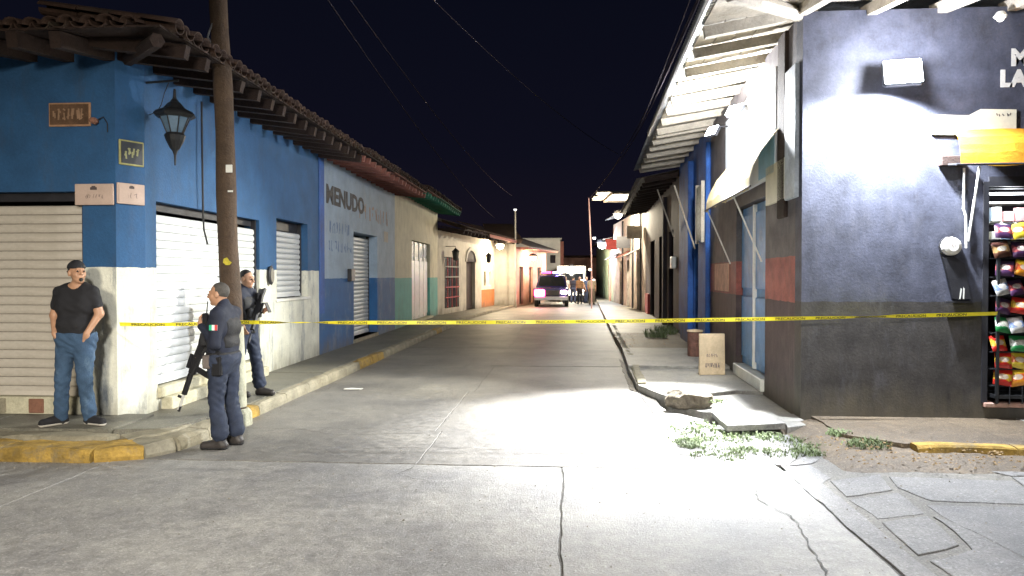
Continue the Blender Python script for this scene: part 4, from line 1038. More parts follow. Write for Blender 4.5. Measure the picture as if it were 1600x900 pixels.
# snack rack inside the counter opening
rk = thing('snack_rack', (5.2,9.3,.3), 'wire rack filled with bags of snacks in the lit shop counter', 'rack')
rw = MB()
for q_ in (5.02, 6.6): part('rack_post', MB().box(q_,q_+.03,9.02,9.05,.30,2.1), M_iron, rk, Matrix())
part('rack_base', MB().box(5.0,6.7,9.0,9.4,.36,.40), M_iron, rk, Matrix())
zs_ = [.52,.72,.92,1.14,1.36,1.58,1.80,2.02,2.24]
for z in zs_: part('rack_shelf', MB().box(4.985,6.7,9.06,9.33,z-.03,z-.018,), M_iron, rk, Matrix())
for k in range(12): part('grille_wire', MB().tube([(5.02+.14*k,9.0,.30),(5.02+.14*k,9.0,.50)], .006, 5), M_iron, rk, Matrix())
def bag_mesh(m, w, h):
    mb = MB(); nx2, nz2 = 8, 9
    for sgn in (-1, 1):
        for j in range(nz2+1):
            for i in range(nx2+1):
                a_, b_ = i/nx2, j/nz2
                pf = (math.sin(math.pi*a_)**.5)*(math.sin(math.pi*b_)**.6)*.035
                cr = .006*noise.noise(Vector((a_*6, b_*6, sgn*3+w*9)))
                mb.v.append(((a_-.5)*w, sgn*(pf+cr*(pf > .01)), b_*h))
    o_ = (nx2+1)*(nz2+1)
    for j in range(nz2):
        for i in range(nx2):
            a_ = j*(nx2+1)+i; mb.f += [(a_,a_+1,a_+nx2+2,a_+nx2+1),(o_+a_,o_+a_+nx2+1,o_+a_+nx2+2,o_+a_+1)]
    return mb.mesh('snack_bag', m, True)
def bag_mat(name, c1, c2, c3):
    m, n, l, b = newmat(name); co = n.new('ShaderNodeTexCoord').outputs['Object']
    sx = n.new('ShaderNodeSeparateXYZ'); l.new(co, sx.inputs[0])
    nz = noise_(n, l, co, 14, 2)
    ad = n.new('ShaderNodeMath'); ad.operation = 'MULTIPLY_ADD'; ad.inputs[1].default_value = .12; l.new(nz, ad.inputs[0]); l.new(sx.outputs['Z'], ad.inputs[2])
    f = ramp(n, l, ad.outputs[0], .115, .125); g = ramp(n, l, ad.outputs[0], .19, .2)
    c = mixrgb(n, l, g, mixrgb(n, l, f, c1, c2), c3); l.new(c, b.inputs['Base Color'])
    vm = n.new('ShaderNodeVectorMath'); vm.operation = 'MULTIPLY_ADD'; vm.inputs[1].default_value = (18, 0, 30); vm.inputs[2].default_value = (0, 0, -3.0); l.new(co, vm.inputs[0])
    vl = n.new('ShaderNodeVectorMath'); vl.operation = 'LENGTH'; l.new(vm.outputs[0], vl.inputs[0])
    c = mixrgb(n, l, ramp(n, l, vl.outputs['Value'], .93, .97, (.85,)*3, (0,)*3), c, (.45,.42,.36))
    c = mixrgb(n, l, ramp(n, l, noise_(n, l, co, 70, 1, .5, (1,1,2.5)), .56, .60, (0,)*3, (.5,)*3), c, c3)
    l.new(c, b.inputs['Base Color'])
    b.inputs['Roughness'].default_value = .28; b.inputs['Metallic'].default_value = .15; return m
bmats = [('red',(.65,.03,.02),(.8,.55,.05),(.65,.03,.02)),('green',(.03,.28,.08),(.75,.75,.7),(.03,.28,.08)),('orange',(.8,.28,.02),(.75,.1,.03),(.8,.5,.03)),
         ('purple',(.10,.04,.12),(.5,.1,.1),(.06,.03,.08)),('yellow',(.8,.6,.05),(.6,.1,.03),(.8,.6,.05)),('white',(.7,.7,.68),(.2,.3,.55),(.7,.65,.6)),('brown',(.12,.05,.03),(.5,.3,.12),(.10,.04,.03))]
bms = {k[0]: bag_mesh(bag_mat(k[0]+'_foil', *[tuple(v*.6 for v in c) for c in k[1:]]), .19, .19) for k in bmats}
rowsc = [['red','orange','red'],['red','yellow','orange'],['red','green','brown'],['green','white','red'],['purple','red','green'],['white','purple','yellow'],['purple','orange','red'],['brown','purple','white'],['purple','yellow','brown']]
desc = ['lowest row','second row up','third row up','fourth row up','middle row','sixth row up','seventh row up','eighth row up','topmost row']
for r_, z in enumerate(zs_):
    for k in range(6):
        c = rowsc[r_][k % 3]
        o = link('snack_bag', bms[c], None, T(5.09+.19*k+random.uniform(-.02,.02), 9.03-.0+random.uniform(-.015,.015), z-.01) @ RX(-.32+random.uniform(-.12,.12)) @ RZ(random.uniform(-.3,.3)) @ RY(random.uniform(-.25,.25)))
        tag(o, f'{c} snack bag in the {desc[r_]} of the rack, {["next to the left post","second from the left post","third from the left post","fourth from the left post","fifth from the left post","sixth from the left post"][k]}', 'snack bag', 'bags of snacks on the counter rack')
# back shelf with white goods, lit
bs = thing('back_shelf', (5.8,9.9,1.5), 'brightly lit back shelf with pale packets at the top of the counter opening', 'shelf')
for z in (2.2,2.45,2.7): part('shelf_board', MB().box(4.97,7.4,9.7,10.0,z,z+.02), M_white_paint, bs, Matrix())
pk = [M_white_paint, mat('pale_blue_card', (.35,.5,.7), .5), M_banner, mat('pink_card', (.7,.4,.4), .5)]
for z in (2.22,2.47):
    for k in range(14):
        part('packet', MB().bevel_box(5.0+k*.15, 5.12+k*.15, 9.66, 9.75, z, z+random.uniform(.12,.19), .008), random.choice(pk), bs, Matrix())
part('light_tube', MB().tube([(5.05,9.5,2.80),(7,9.5,2.80)], .014, 8), emit('shop_tube', (.9,.95,1), 14), bs, Matrix())
light('POINT', 'shop_tube_glow', (5.4,9.45,2.72), 26, (.92,.96,1), rad=.1)

# street-side signs, awning, posts
bs2 = thing('poster_board', (2.86,9.5,3.4), 'tall narrow pale poster board hung edge-on by the shop corner', 'sign')
part('panel', MB().bevel_box(yu(9.70), yu(9.22), -.06, -.004, 2.75, 4.38, .01), mat('bluish_white_poster', (.45,.50,.56), .5, .35, 3, 20, 0, stain=(.12,.14,.2), stain_amt=.7), bs2, F2)
part('lettering', scribble(yu(9.62), yu(9.30), 3.75, 4.05, 2, .1, 61, .03), M_ink, bs2, F2 @ T(0,-.062,0))
bs3 = thing('shop_signboard', (2.9,12,4.0), 'large washed-out white signboard above the blue street door', 'sign')
part('panel', MB().bevel_box(yu(13.9), yu(10.25), -.045, -.003, 3.15, 4.62, .01), mat('white_signboard', (.70,.74,.80), .4, .08, 3, 20, 0), bs3, F2)
part('lettering', scribble(yu(13.0), yu(11.6), 3.95, 4.15, 4, .1, 62, .05), M_ink_soft, bs3, F2 @ T(0,-.046,0))
part('lower_band', MB().box(yu(11.2), yu(10.28), -.05, -.0455, 3.2, 3.9), mat('pale_blue_print', (.20,.42,.60), .5), bs3, F2)
bs4 = thing('small_white_board', (2.85,9.8,2.85), 'white board with dark edge on the wall by the shop corner under the poster', 'sign')
part('panel', MB().bevel_box(yu(10.75), yu(9.5), -.05, -.003, 2.78, 3.32, .008), M_banner, bs4, F2)
cw = thing('cloth_awning', (2.6,12,3.2), 'tattered cream and yellow cloth awning propped over the street door', 'awning')
M_cream_cloth = mat('yellowed_canvas', (.70,.58,.33), .8, .15, 3, 40, .2, stain=(.75,.50,.08), stain_amt=.8)
part('cloth', cloth(yu(13.6), yu(10.0), [(-.06,3.74),(-.16,3.62),(-.28,3.46),(-.38,3.28),(-.43,3.10),(-.44,2.96)], seed=5, amp=.05), M_cream_cloth, cw, F2)
part('rail', MB().tube([F2 @ Vector((yu(13.7),-.44,2.97)), F2 @ Vector((yu(9.9),-.44,2.97))], .014, 6), M_metal_dark, cw, Matrix())
for y in (13.5, 11.1): part('brace', MB().tube([F2 @ Vector((yu(y),-.43,2.97)), F2 @ Vector((yu(y)+.05,-.03,2.0))], .013, 6), M_white_paint, cw, Matrix())
ps = thing('wall_poster', (3.0,14.5,1.9), 'pale salmon poster low on the red street wall before the door', 'poster')
part('sheet', MB().box(yu(15.2), yu(13.7), -.012, -.002, 1.50, 2.02), mat('salmon_poster_paper', (.68,.38,.26), .7, .3, 4, 30, 0), ps, F2)
fr = thing('ornate_sign', (3.0,16.6,3.4), 'ornate pale framed panel hanging on the blue pilaster', 'sign')
part('panel', MB().bevel_box(bu(16.75), bu(15.95), -.17, -.12, 2.55, 3.75, .02), mat('mottled_panel', (.32,.34,.28), .6, .6, 12, 30, .3), fr, F3)
for q_ in (16.75, 15.9): part('frame_side', MB().box(bu(q_+.05), bu(q_), -.18, -.11, 2.5, 3.8), M_wood_white, fr, F3)
for (ya, za, zb, lab) in ((17.6, 3.9, 2.4, 'slim pale prop pole leaning on the blue pilaster'), (21.9, 4.3, 2.9, 'thin grey prop pole leaning on the dark terrace wall')):
    tag(part('prop_pole', MB().tube([(FR(ya)-.55, ya, za), (FR(ya)-.15, ya-.5, zb)], .02, 6), M_wood_white), lab, 'pole')
tag(part('wall_box', MB().bevel_box(cu_(22.5), cu_(22.1), -.15, -.0, 2.0, 2.35, .02), M_white_paint, None, F4), 'small white box on the dark terrace wall beside the blue house', 'box')

# overhead cables
M_cable = mat('lit_cable', (.045,.038,.045), 1., .2, 3, 20, 0, spec=0.)
def cable(a_, b_, sag, r, label, grp='overhead cables', n=24, m=M_cable):
    a_, b_ = Vector(a_), Vector(b_)
    mb = MB().tube([a_.lerp(b_, i/n) - Vector((0,0,sag*4*(i/n)*(1-i/n))) for i in range(n+1)], r, 5)
    return tag(part('overhead_cable', mb, m), label, 'cable', grp)
cable((1.35,6.0,4.7),(2.0,29,6.3),.35,.008,'upper thin cable running just left of the corrugated eave edge')
cable((1.45,6.0,4.95),(2.1,29,6.5),.25,.012,'thick pale cable nearest to the corrugated eave edge')
cable((1.2,6.0,4.6),(1.9,29,6.1),.4,.006,'faint lowest cable left of the corrugated eave edge')
cable((-4.25,8.6,7.5),(-3.0,41,6.2),.6,.012,'faint cable running from the wooden pole down the left side')
cable((-4.2,8.6,7.8),(2.0,29,6.5),.5,.010,'faint cable crossing the street from the wooden pole to the right roofs')
cable((-4.25,8.6,7.2),(-4.0,41,5.0),.5,.012,'faint lower cable above the left roofs')
cable((-5.0,7.0,8.3),(-4.25,8.6,7.3),.1,.010,'short faint cable joining the pole top from the left')
cable((2.1,29,6.4),(1.25,40,5.95),.1,.02,'pinkish cable from the far timber canopy towards the thin pole')
tag(part('thin_pole', MB().tube([(1.2,40,5.95),(1.35,40,2.8),(1.37,40,0)], .035, 6), mat('pink_lit_pole', (.45,.28,.28), .6)), 'thin pole with pink light in its colour at the right kerb far down the street', 'pole')  # pink light on the pole is put into its base colour
tag(part('street_pole', MB().tube([(-2.80,41.0,0),(-2.84,41.0,5.4)], .05, 8), M_pale), 'thin pole at the pale house corner far down the left side', 'pole')

# ------------------------------------------------------------------ far lamps
def lamp(loc, r, col, st, label, hood=True):
    o = thing('street_light', loc, label, 'lamp', 'lit lamps down the street')
    if hood: part('hood', MB().lathe([(r*1.3,r*.3),(r*.9,r*.9),(r*.2,r*1.2)], n=12), M_metal_dark, o)
    part('bulb', MB().lathe([(r*.1,-r),(r*.7,-r*.72),(r,0),(r*.8,r*.28)], n=12), emit('lamp_glow', col, st), o)
lamp((-3.55,39.6,3.40), .22, (1,.84,.55), 18, 'warm lamp under the wide dark eave of the lantern house')
lamp((2.55,36.9,4.78), .20, (1,.93,.75), 18, 'warm white lamp under the ragged timber canopy')
lamp((2.25,46.9,3.75), .30, (.85,.93,1), 22, 'large cold white lamp on the far right wall')
lamp((1.75,46.9,4.15), .10, (.9,.95,1), 14, 'small cold white bulb just left of the large cold lamp')
lamp((-1.95,43.4,2.85), .20, (1,.75,.45), 16, 'orange lamp on the pink house wall')
lamp((.36,50.5,2.35), .16, (1,.97,.9), 18, 'round white lamp above the crowd in mid street')
lamp((.55,50.5,2.0), .09, (1,.95,.85), 14, 'small bulb just under the round mid-street lamp')
lamp((-2.84,41.0,5.45), .10, (.95,.97,1), 1.2, 'faint lamp on top of the thin left pole', hood=False)
for k, (x_, y_, z_) in enumerate(((.9,52,1.75),(1.35,52,1.6),(1.6,50,2.2),(1.75,48,1.5),(1.1,49.5,1.2))):
    lamp((x_, y_, z_), .10, (1,.85,.6), 14, ['leftmost warm bulb over the crowd','second warm bulb over the crowd','highest warm bulb right of the crowd','rightmost low warm bulb by the far wall','lowest warm bulb among the crowd'][k])
def lantern(F, u, label):
    o = thing('house_lantern', (F @ Vector((u,-.45,2.75))), label, 'lantern', 'lanterns on the lantern house')
    part('arm', MB().tube([F @ Vector((u,0,3.05)), F @ Vector((u,-.45,3.05)), F @ Vector((u,-.45,2.95))], .015, 5), M_iron, o, Matrix())
    part('cage', MB().lathe([(.02,.22),(.17,.08),(.15,.05),(.11,-.28),(.05,-.32)], n=6), M_iron, o)
lantern(Fd, 1.2, 'dark lantern on an arm above the red grille window'); lantern(Fd, 7.3, 'dark lantern on an arm beyond the arched doorway')

# ------------------------------------------------------------------ vehicles at the far end
M_police = mat('dark_blue_car_paint', (.012,.010,.05), .25, .1, 3, 20, 0, spec=.6)
M_glass = mat('dark_car_glass', (.01,.012,.015), .08, .1, 3, 20, 0, spec=.8)
M_van = mat('white_van_paint', (.7,.7,.68), .3, .08, 3, 20, 0)
def wheel(v, x_, y_, r=.36, w=.22):
    t = part('wheel', MB().tube([(x_-w/2,y_,r),(x_+w/2,y_,r)], r, 16), M_black, v)
    part('rim', MB().tube([(x_-w/2-.01,y_,r),(x_+w/2+.01,y_,r)], r*.55, 12), M_steel, t)
pt = thing('police_pickup', (-.85,44.3,0), 'dark police pickup with glowing red and blue lights at the far end of the street', 'pickup')
prof = [(-2.6,.45),(-2.6,1.05),(-1.2,1.10),(-.65,1.78),(.75,1.82),(1.0,1.15),(2.65,1.12),(2.65,.45)]
bd = MB(); n_ = len(prof)
for sx in (-1,1):
    for (y_, z_) in prof: bd.v.append((sx*(.92 if z_ < 1.3 else .74), y_, z_))
bd.f = [tuple(range(n_)), tuple(range(n_, 2*n_))[::-1]] + [(k, n_+k, n_+(k+1)%n_, (k+1)%n_) for k in range(n_)]
part('body', bd, M_police, pt)
part('windscreen', MB().add([(-.78,-1.14,1.17),(.78,-1.14,1.17),(.68,-.70,1.72),(-.68,-.70,1.72)], [(0,1,2,3)]), M_glass, pt, WM[pt.name] @ T(0,-.012,.0))
part('grille', MB().bevel_box(-.5,.5,-2.66,-2.59,.65,.95,.02), M_iron, pt)
part('bumper', MB().bevel_box(-.95,.95,-2.75,-2.58,.38,.60,.03), M_steel, pt)
for sx in (-1,1):
    part('headlight', MB().bevel_box(sx*.72-.16,sx*.72+.16,-2.67,-2.6,.74,.94,.02), emit('headlamp', (1,.55,.70), 60), pt)
    for y_ in (-1.7,1.75): wheel(pt, sx*.86, y_)
lb = part('lightbar', MB().bevel_box(-.65,.65,-.3,.1,1.83,1.90,.01), M_iron, pt)
part('red_beacon', MB().bevel_box(-.62,-.06,-.32,.08,1.90,2.02,.02), emit('red_beacon_glass', (1,.03,.10), 14), lb)
part('blue_beacon', MB().bevel_box(.06,.62,-.32,.08,1.90,2.02,.02), emit('blue_beacon_glass', (.35,.25,1), 30), lb)
part('roll_bar', MB().tube([(-.8,1.1,1.1),(-.8,1.1,2.0),(.8,1.1,2.0),(.8,1.1,1.1)], .04, 6), M_iron, pt)
part('strobe', MB().bevel_box(-.95,-.35,-2.80,-2.66,.60,1.0,.06), emit('red_strobe', (1,.05,.25), 25), pt)
am = thing('ambulance', (.35,52.5,0), 'white box ambulance lit up behind the crowd at the far end', 'ambulance')
part('box_body', MB().bevel_box(-1.0,1.0,-1.2,2.8,.55,2.45,.06), M_van, am)
part('cab', MB().add([(-.95,-2.9,.45),(.95,-2.9,.45),(.95,-1.2,.45),(-.95,-1.2,.45),(-.95,-2.9,1.1),(.95,-2.9,1.1),(.85,-1.9,2.0),(-.85,-1.9,2.0),(.9,-1.2,2.05),(-.9,-1.2,2.05)],
     [(0,1,5,4),(4,5,6,7),(7,6,8,9),(0,4,7,9,3),(1,2,8,6,5)]), M_van, am)
part('windscreen', MB().add([(-.82,-2.75,1.26),(.82,-2.75,1.26),(.78,-2.0,1.92),(-.78,-2.0,1.92)], [(0,1,2,3)]), M_glass, am, WM[am.name] @ T(0,-.02,.02))
for sx in (-1,1):
    part('headlight', MB().bevel_box(sx*.7-.17,sx*.7+.17,-2.96,-2.89,.75,.98,.02), emit('warm_headlamp', (1,.85,.62), 40), am)
    for y_ in (-2.1,1.6): wheel(am, sx*.85, y_)
ab = part('lightbar', MB().bevel_box(-.85,.85,-1.85,-1.45,2.07,2.34,.03), emit('amber_bar', (1,.88,.66), 26), am)
for sx in (-1,1): part('scene_light', MB().bevel_box(sx*.8-.18,sx*.8+.18,-3.0,-2.9,1.1,1.5,.03), emit('white_scene_light', (1,.9,.7), 30), am)
light('POINT', 'ambulance_headlight_glow', (.35,49.2,.95), 160, (1,.85,.62), rad=.3)

# ------------------------------------------------------------------ people (signed distance bodies, meshed as one skin)
def surfnet(Fd_, org, h):
    nx_, ny_, nz_ = Fd_.shape
    ins = Fd_ < 0
    cs = np.zeros((nx_-1, ny_-1, nz_-1, 3)); cn = np.zeros((nx_-1, ny_-1, nz_-1))
    corners = [(i,j,k) for i in (0,1) for j in (0,1) for k in (0,1)]
    sl = lambda c: (slice(c[0], nx_-1+c[0]), slice(c[1], ny_-1+c[1]), slice(c[2], nz_-1+c[2]))
    for a_ in corners:
        for ax in range(3):
            if a_[ax]: continue
            b_ = list(a_); b_[ax] = 1
            A_, B_ = Fd_[sl(a_)], Fd_[sl(b_)]
            x_ = (A_ < 0) != (B_ < 0)
            t = np.where(x_, A_/(A_-B_+1e-12), 0)
            for d in range(3):
                cs[..., d] += np.where(x_, a_[d] + (t if d == ax else 0), 0)
            cn += x_
    act = cn > 0; idx = -np.ones(act.shape, int); ii = np.argwhere(act); idx[act] = np.arange(len(ii))
    P = (ii + cs[act]/cn[act][:, None])*h + np.array(org)
    faces = []
    for ax in range(3):
        o1, o2 = [(1,2),(2,0),(0,1)][ax]
        s0 = [slice(None)]*3; s1 = [slice(None)]*3; s0[ax] = slice(0,-1); s1[ax] = slice(1,None)
        ch = ins[tuple(s0)] != ins[tuple(s1)]
        e_ = np.argwhere(ch); e_ = e_[(e_[:,o1] > 0) & (e_[:,o2] > 0) & (e_[:,o1] < Fd_.shape[o1]-1) & (e_[:,o2] < Fd_.shape[o2]-1)]
        fl_ = ins[tuple(s0)][tuple(e_.T)]
        def g(d1, d2):
            q = e_.copy(); q[:,o1] -= d1; q[:,o2] -= d2; return idx[tuple(q.T)]
        q = np.stack([g(1,1), g(0,1), g(0,0), g(1,0)], 1)
        q = np.where(fl_[:,None], q, q[:, ::-1]); faces.append(q)
    return P, np.concatenate(faces)
class SDF:
    def __init__(s): s.pr = []
    def cap(s, a_, b_, ra, rb, sq=(1,1,1), k=.03): s.pr.append(('c', np.array(a_, float), np.array(b_, float), ra, rb, np.array(sq, float), k)); return s
    def ell(s, c, r, M=None, k=.02, sub=False): s.pr.append(('s' if sub else 'e', np.array(c, float), np.array(r, float), None if M is None else np.array(M.to_3x3()), k)); return s
    def cut(s, fn): s.pr.append(('x', fn)); return s
    def mesh(s, h, name, m, wr=0.):
        lo = np.full(3, 9.); hi = np.full(3, -9.)
        for p in s.pr:
            if p[0] == 'c':
                r = max(p[3], p[4])*max(1, 1)+.03
                lo = np.minimum(lo, np.minimum(p[1], p[2])-r/np.minimum(p[5],1)); hi = np.maximum(hi, np.maximum(p[1], p[2])+r/np.minimum(p[5],1))
            elif p[0] == 'e': r = p[2].max()+.03; lo = np.minimum(lo, p[1]-r); hi = np.maximum(hi, p[1]+r)
        ax = [np.arange(lo[i], hi[i]+h, h) for i in range(3)]
        X_, Y_, Z_ = np.meshgrid(*ax, indexing='ij'); Fd_ = np.full(X_.shape, .5)
        for p in s.pr:
            if p[0] == 'x':
                Fd_ = np.maximum(Fd_, p[1](X_, Y_, Z_)); continue
            # work in a local window
            if p[0] == 'c': r = max(p[3],p[4]); rr = r/np.minimum(p[5],1)+.08; l_, h_ = np.minimum(p[1],p[2])-rr, np.maximum(p[1],p[2])+rr
            else: rr = p[2].max()+.08; l_, h_ = p[1]-rr, p[1]+rr
            w_ = tuple(slice(max(0, int((l_[i]-lo[i])/h)), max(1, int((h_[i]-lo[i])/h)+2)) for i in range(3))
            x_, y_, z_ = X_[w_], Y_[w_], Z_[w_]; f_ = Fd_[w_]
            if p[0] == 'c':
                sc = p[5]; a_, b_ = p[1], p[2]; d = (b_-a_)
                px_, py_, pz_ = x_-a_[0], y_-a_[1], z_-a_[2]
                t = np.clip((px_*d[0]+py_*d[1]+pz_*d[2])/(d@d+1e-9), 0, 1)
                q = np.sqrt(((px_-t*d[0])*sc[0])**2+((py_-t*d[1])*sc[1])**2+((pz_-t*d[2])*sc[2])**2)
                g = q-(p[3]+(p[4]-p[3])*t); k = p[6]
            else:
                q = np.stack([x_-p[1][0], y_-p[1][1], z_-p[1][2]], -1)
                if p[3] is not None: q = q @ p[3]
                u_ = q/p[2]; k0 = np.sqrt((u_**2).sum(-1)); k1 = np.sqrt(((u_/p[2])**2).sum(-1))
                g = k0*(k0-1)/(k1+1e-9); k = p[4]
            if p[0] == 's':
                hh = np.clip(.5-.5*(f_+g)/k, 0, 1); Fd_[w_] = f_*(1-hh)+(-g)*hh + k*hh*(1-hh)
            else:
                hh = np.clip(.5+.5*(f_-g)/k, 0, 1); Fd_[w_] = f_*(1-hh)+g*hh - k*hh*(1-hh)
        Fd_[0] = Fd_[-1] = .5; Fd_[:,0] = Fd_[:,-1] = .5; Fd_[:,:,0] = Fd_[:,:,-1] = .5
        if wr: Fd_ = Fd_ + wr*(np.sin(X_*21+Z_*34+2.2*np.sin(Y_*19+Z_*7))*np.sin(Y_*17-Z_*9+2.5*np.sin(X_*15+Z_*11)) + .5*np.sin(Z_*83+3*np.sin(X_*23)+2*np.sin(Y_*31))*np.sin(Z_*6+X_*9))
        P, Q = surfnet(Fd_, lo, h)
        me = bpy.data.meshes.new(name); me.vertices.add(len(P)); me.vertices.foreach_set('co', P.ravel())
        me.loops.add(Q.size); me.loops.foreach_set('vertex_index', Q.ravel().astype(np.int32))
        me.polygons.add(len(Q)); me.polygons.foreach_set('loop_start', np.arange(0, Q.size, 4, dtype=np.int32))
        me.polygons.foreach_set('use_smooth', np.ones(len(Q), bool)); me.update(calc_edges=True); me.validate()
        me.materials.append(m); return me

M_skin = mat('warm_brown_skin', (.42,.235,.145), .5, .1, 14, 80, .05)
M_hair = mat('short_black_hair', (.018,.015,.013), .6, .3, 20, 120, .4)
M_grey_hair = mat('short_greying_hair', (.075,.068,.06), .7, .3, 20, 120, .4)
M_tee = mat('black_cotton', (.014,.014,.017), .85, .2, 8, 80, .2)
M_jean = mat('blue_denim', (.040,.080,.145), .85, .35, 4, 80, .3, stain=(.13,.20,.29), stain_amt=.8, streak=(1,1,.6))
M_uni = mat('navy_uniform_cloth', (.014,.018,.034), .8, .25, 7, 80, .2)
M_uni2 = mat('navy_trouser_cloth', (.020,.028,.052), .8, .3, 6, 80, .2)
M_vest = mat('black_vest_nylon', (.014,.014,.016), .7, .2, 10, 80, .3)
M_boot = mat('dark_boot_leather', (.035,.030,.028), .5, .3, 9, 60, .15)
M_sole = mat('white_shoe_sole', (.5,.47,.42), .7, .1, 9, 60, 0)
M_gun = mat('black_gun_metal', (.012,.012,.014), .4, .2, 10, 60, 0)
M_mag = mat('pale_steel', (.55,.55,.52), .35, .1, 10, 60, 0)

def V3(*a): return np.array(a, float)
def hand(s, w, d, pal, curl=.5, spread=1., side=1, k=.006):
    # wrist w, direction d (towards the fingers), palm normal pal
    d = d/np.linalg.norm(d); pal = pal-d*(pal@d); pal = pal/np.linalg.norm(pal); a_ = np.cross(d, pal)*side
    s.cap(w, w+d*.03, .026, .03, k=.015)
    for q in (-.022,-.007,.008,.022): s.cap(w+d*.02+a_*q*.7, w+d*.082+a_*q, .015, .0125, k=.012)
    for i, (q, L) in enumerate(((-.027,.060),(-.009,.074),(.009,.080),(.027,.072))):
        b_ = w+d*.085+a_*q; c0 = curl*(.8+.1*i)
        d1 = d*math.cos(c0)+pal*math.sin(c0); d2 = d*math.cos(c0*2.1)+pal*math.sin(c0*2.1); d3 = d*math.cos(c0*2.9)+pal*math.sin(c0*2.9)
        m1 = b_+d1*L*.45; m2 = m1+d2*L*.32; m3 = m2+d3*L*.25
        s.cap(b_, m1, .0095, .0088, k=k).cap(m1, m2, .0088, .008, k=k).cap(m2, m3, .008, .007, k=k)
    t0_ = w+d*.025+a_*.028; t1_ = t0_+(d*.6+a_*.7+pal*.3)/1.0*.04; t2_ = t1_+(d*.85+pal*.55)*.032
    s.cap(t0_, t1_, .014, .011, k=.01).cap(t1_, t2_, .011, .0085, k=k)
def head(s, hc, yaw=0., nod=0., sc=1.0, jaw=1.0):
    M_ = (RZ(yaw) @ RX(nod)); Mn = np.array(M_.to_3x3())
    def p(x_, y_, z_): return hc + Mn @ V3(x_, y_, z_)*sc
    s.ell(p(0,.018,.030), V3(.074,.094,.092)*sc, M_, k=.02)
    s.ell(p(0,-.030,-.035), V3(.056*jaw,.062,.080)*sc, M_, k=.03)
    s.cap(p(0,-.055,-.085), p(0,-.072,-.095), .024*sc, .020*sc, k=.025)           # chin
    s.cap(p(-.03,-.082,.030), p(.03,-.082,.030), .013*sc, .013*sc, k=.015)         # brow
    for q in (-1,1):
        s.ell(p(q*.032,-.098,.008), V3(.016,.016,.012)*sc, M_, k=.012, sub=True)
        s.ell(p(q*.032,-.082,.006), V3(.0135,.0135,.0125)*sc, M_, k=.004)
        s.cap(p(q*.040,-.070,-.030), p(q*.05,-.05,-.02), .018*sc, .016*sc, k=.02)
        s.ell(p(q*.077,.010,-.005), V3(.012,.022,.034)*sc, M_, k=.008)
    s.cap(p(0,-.092,.018), p(0,-.112,-.022), .009*sc, .0145*sc, k=.008)
    s.cap(p(-.014,-.098,-.026), p(.014,-.098,-.026), .009*sc, .009*sc, k=.006)
    s.cap(p(-.018,-.088,-.050), p(.018,-.088,-.050), .009*sc, .009*sc, k=.006)
    s.cap(p(-.016,-.085,-.062), p(.016,-.085,-.062), .009*sc, .009*sc, k=.005)
    return p, M_
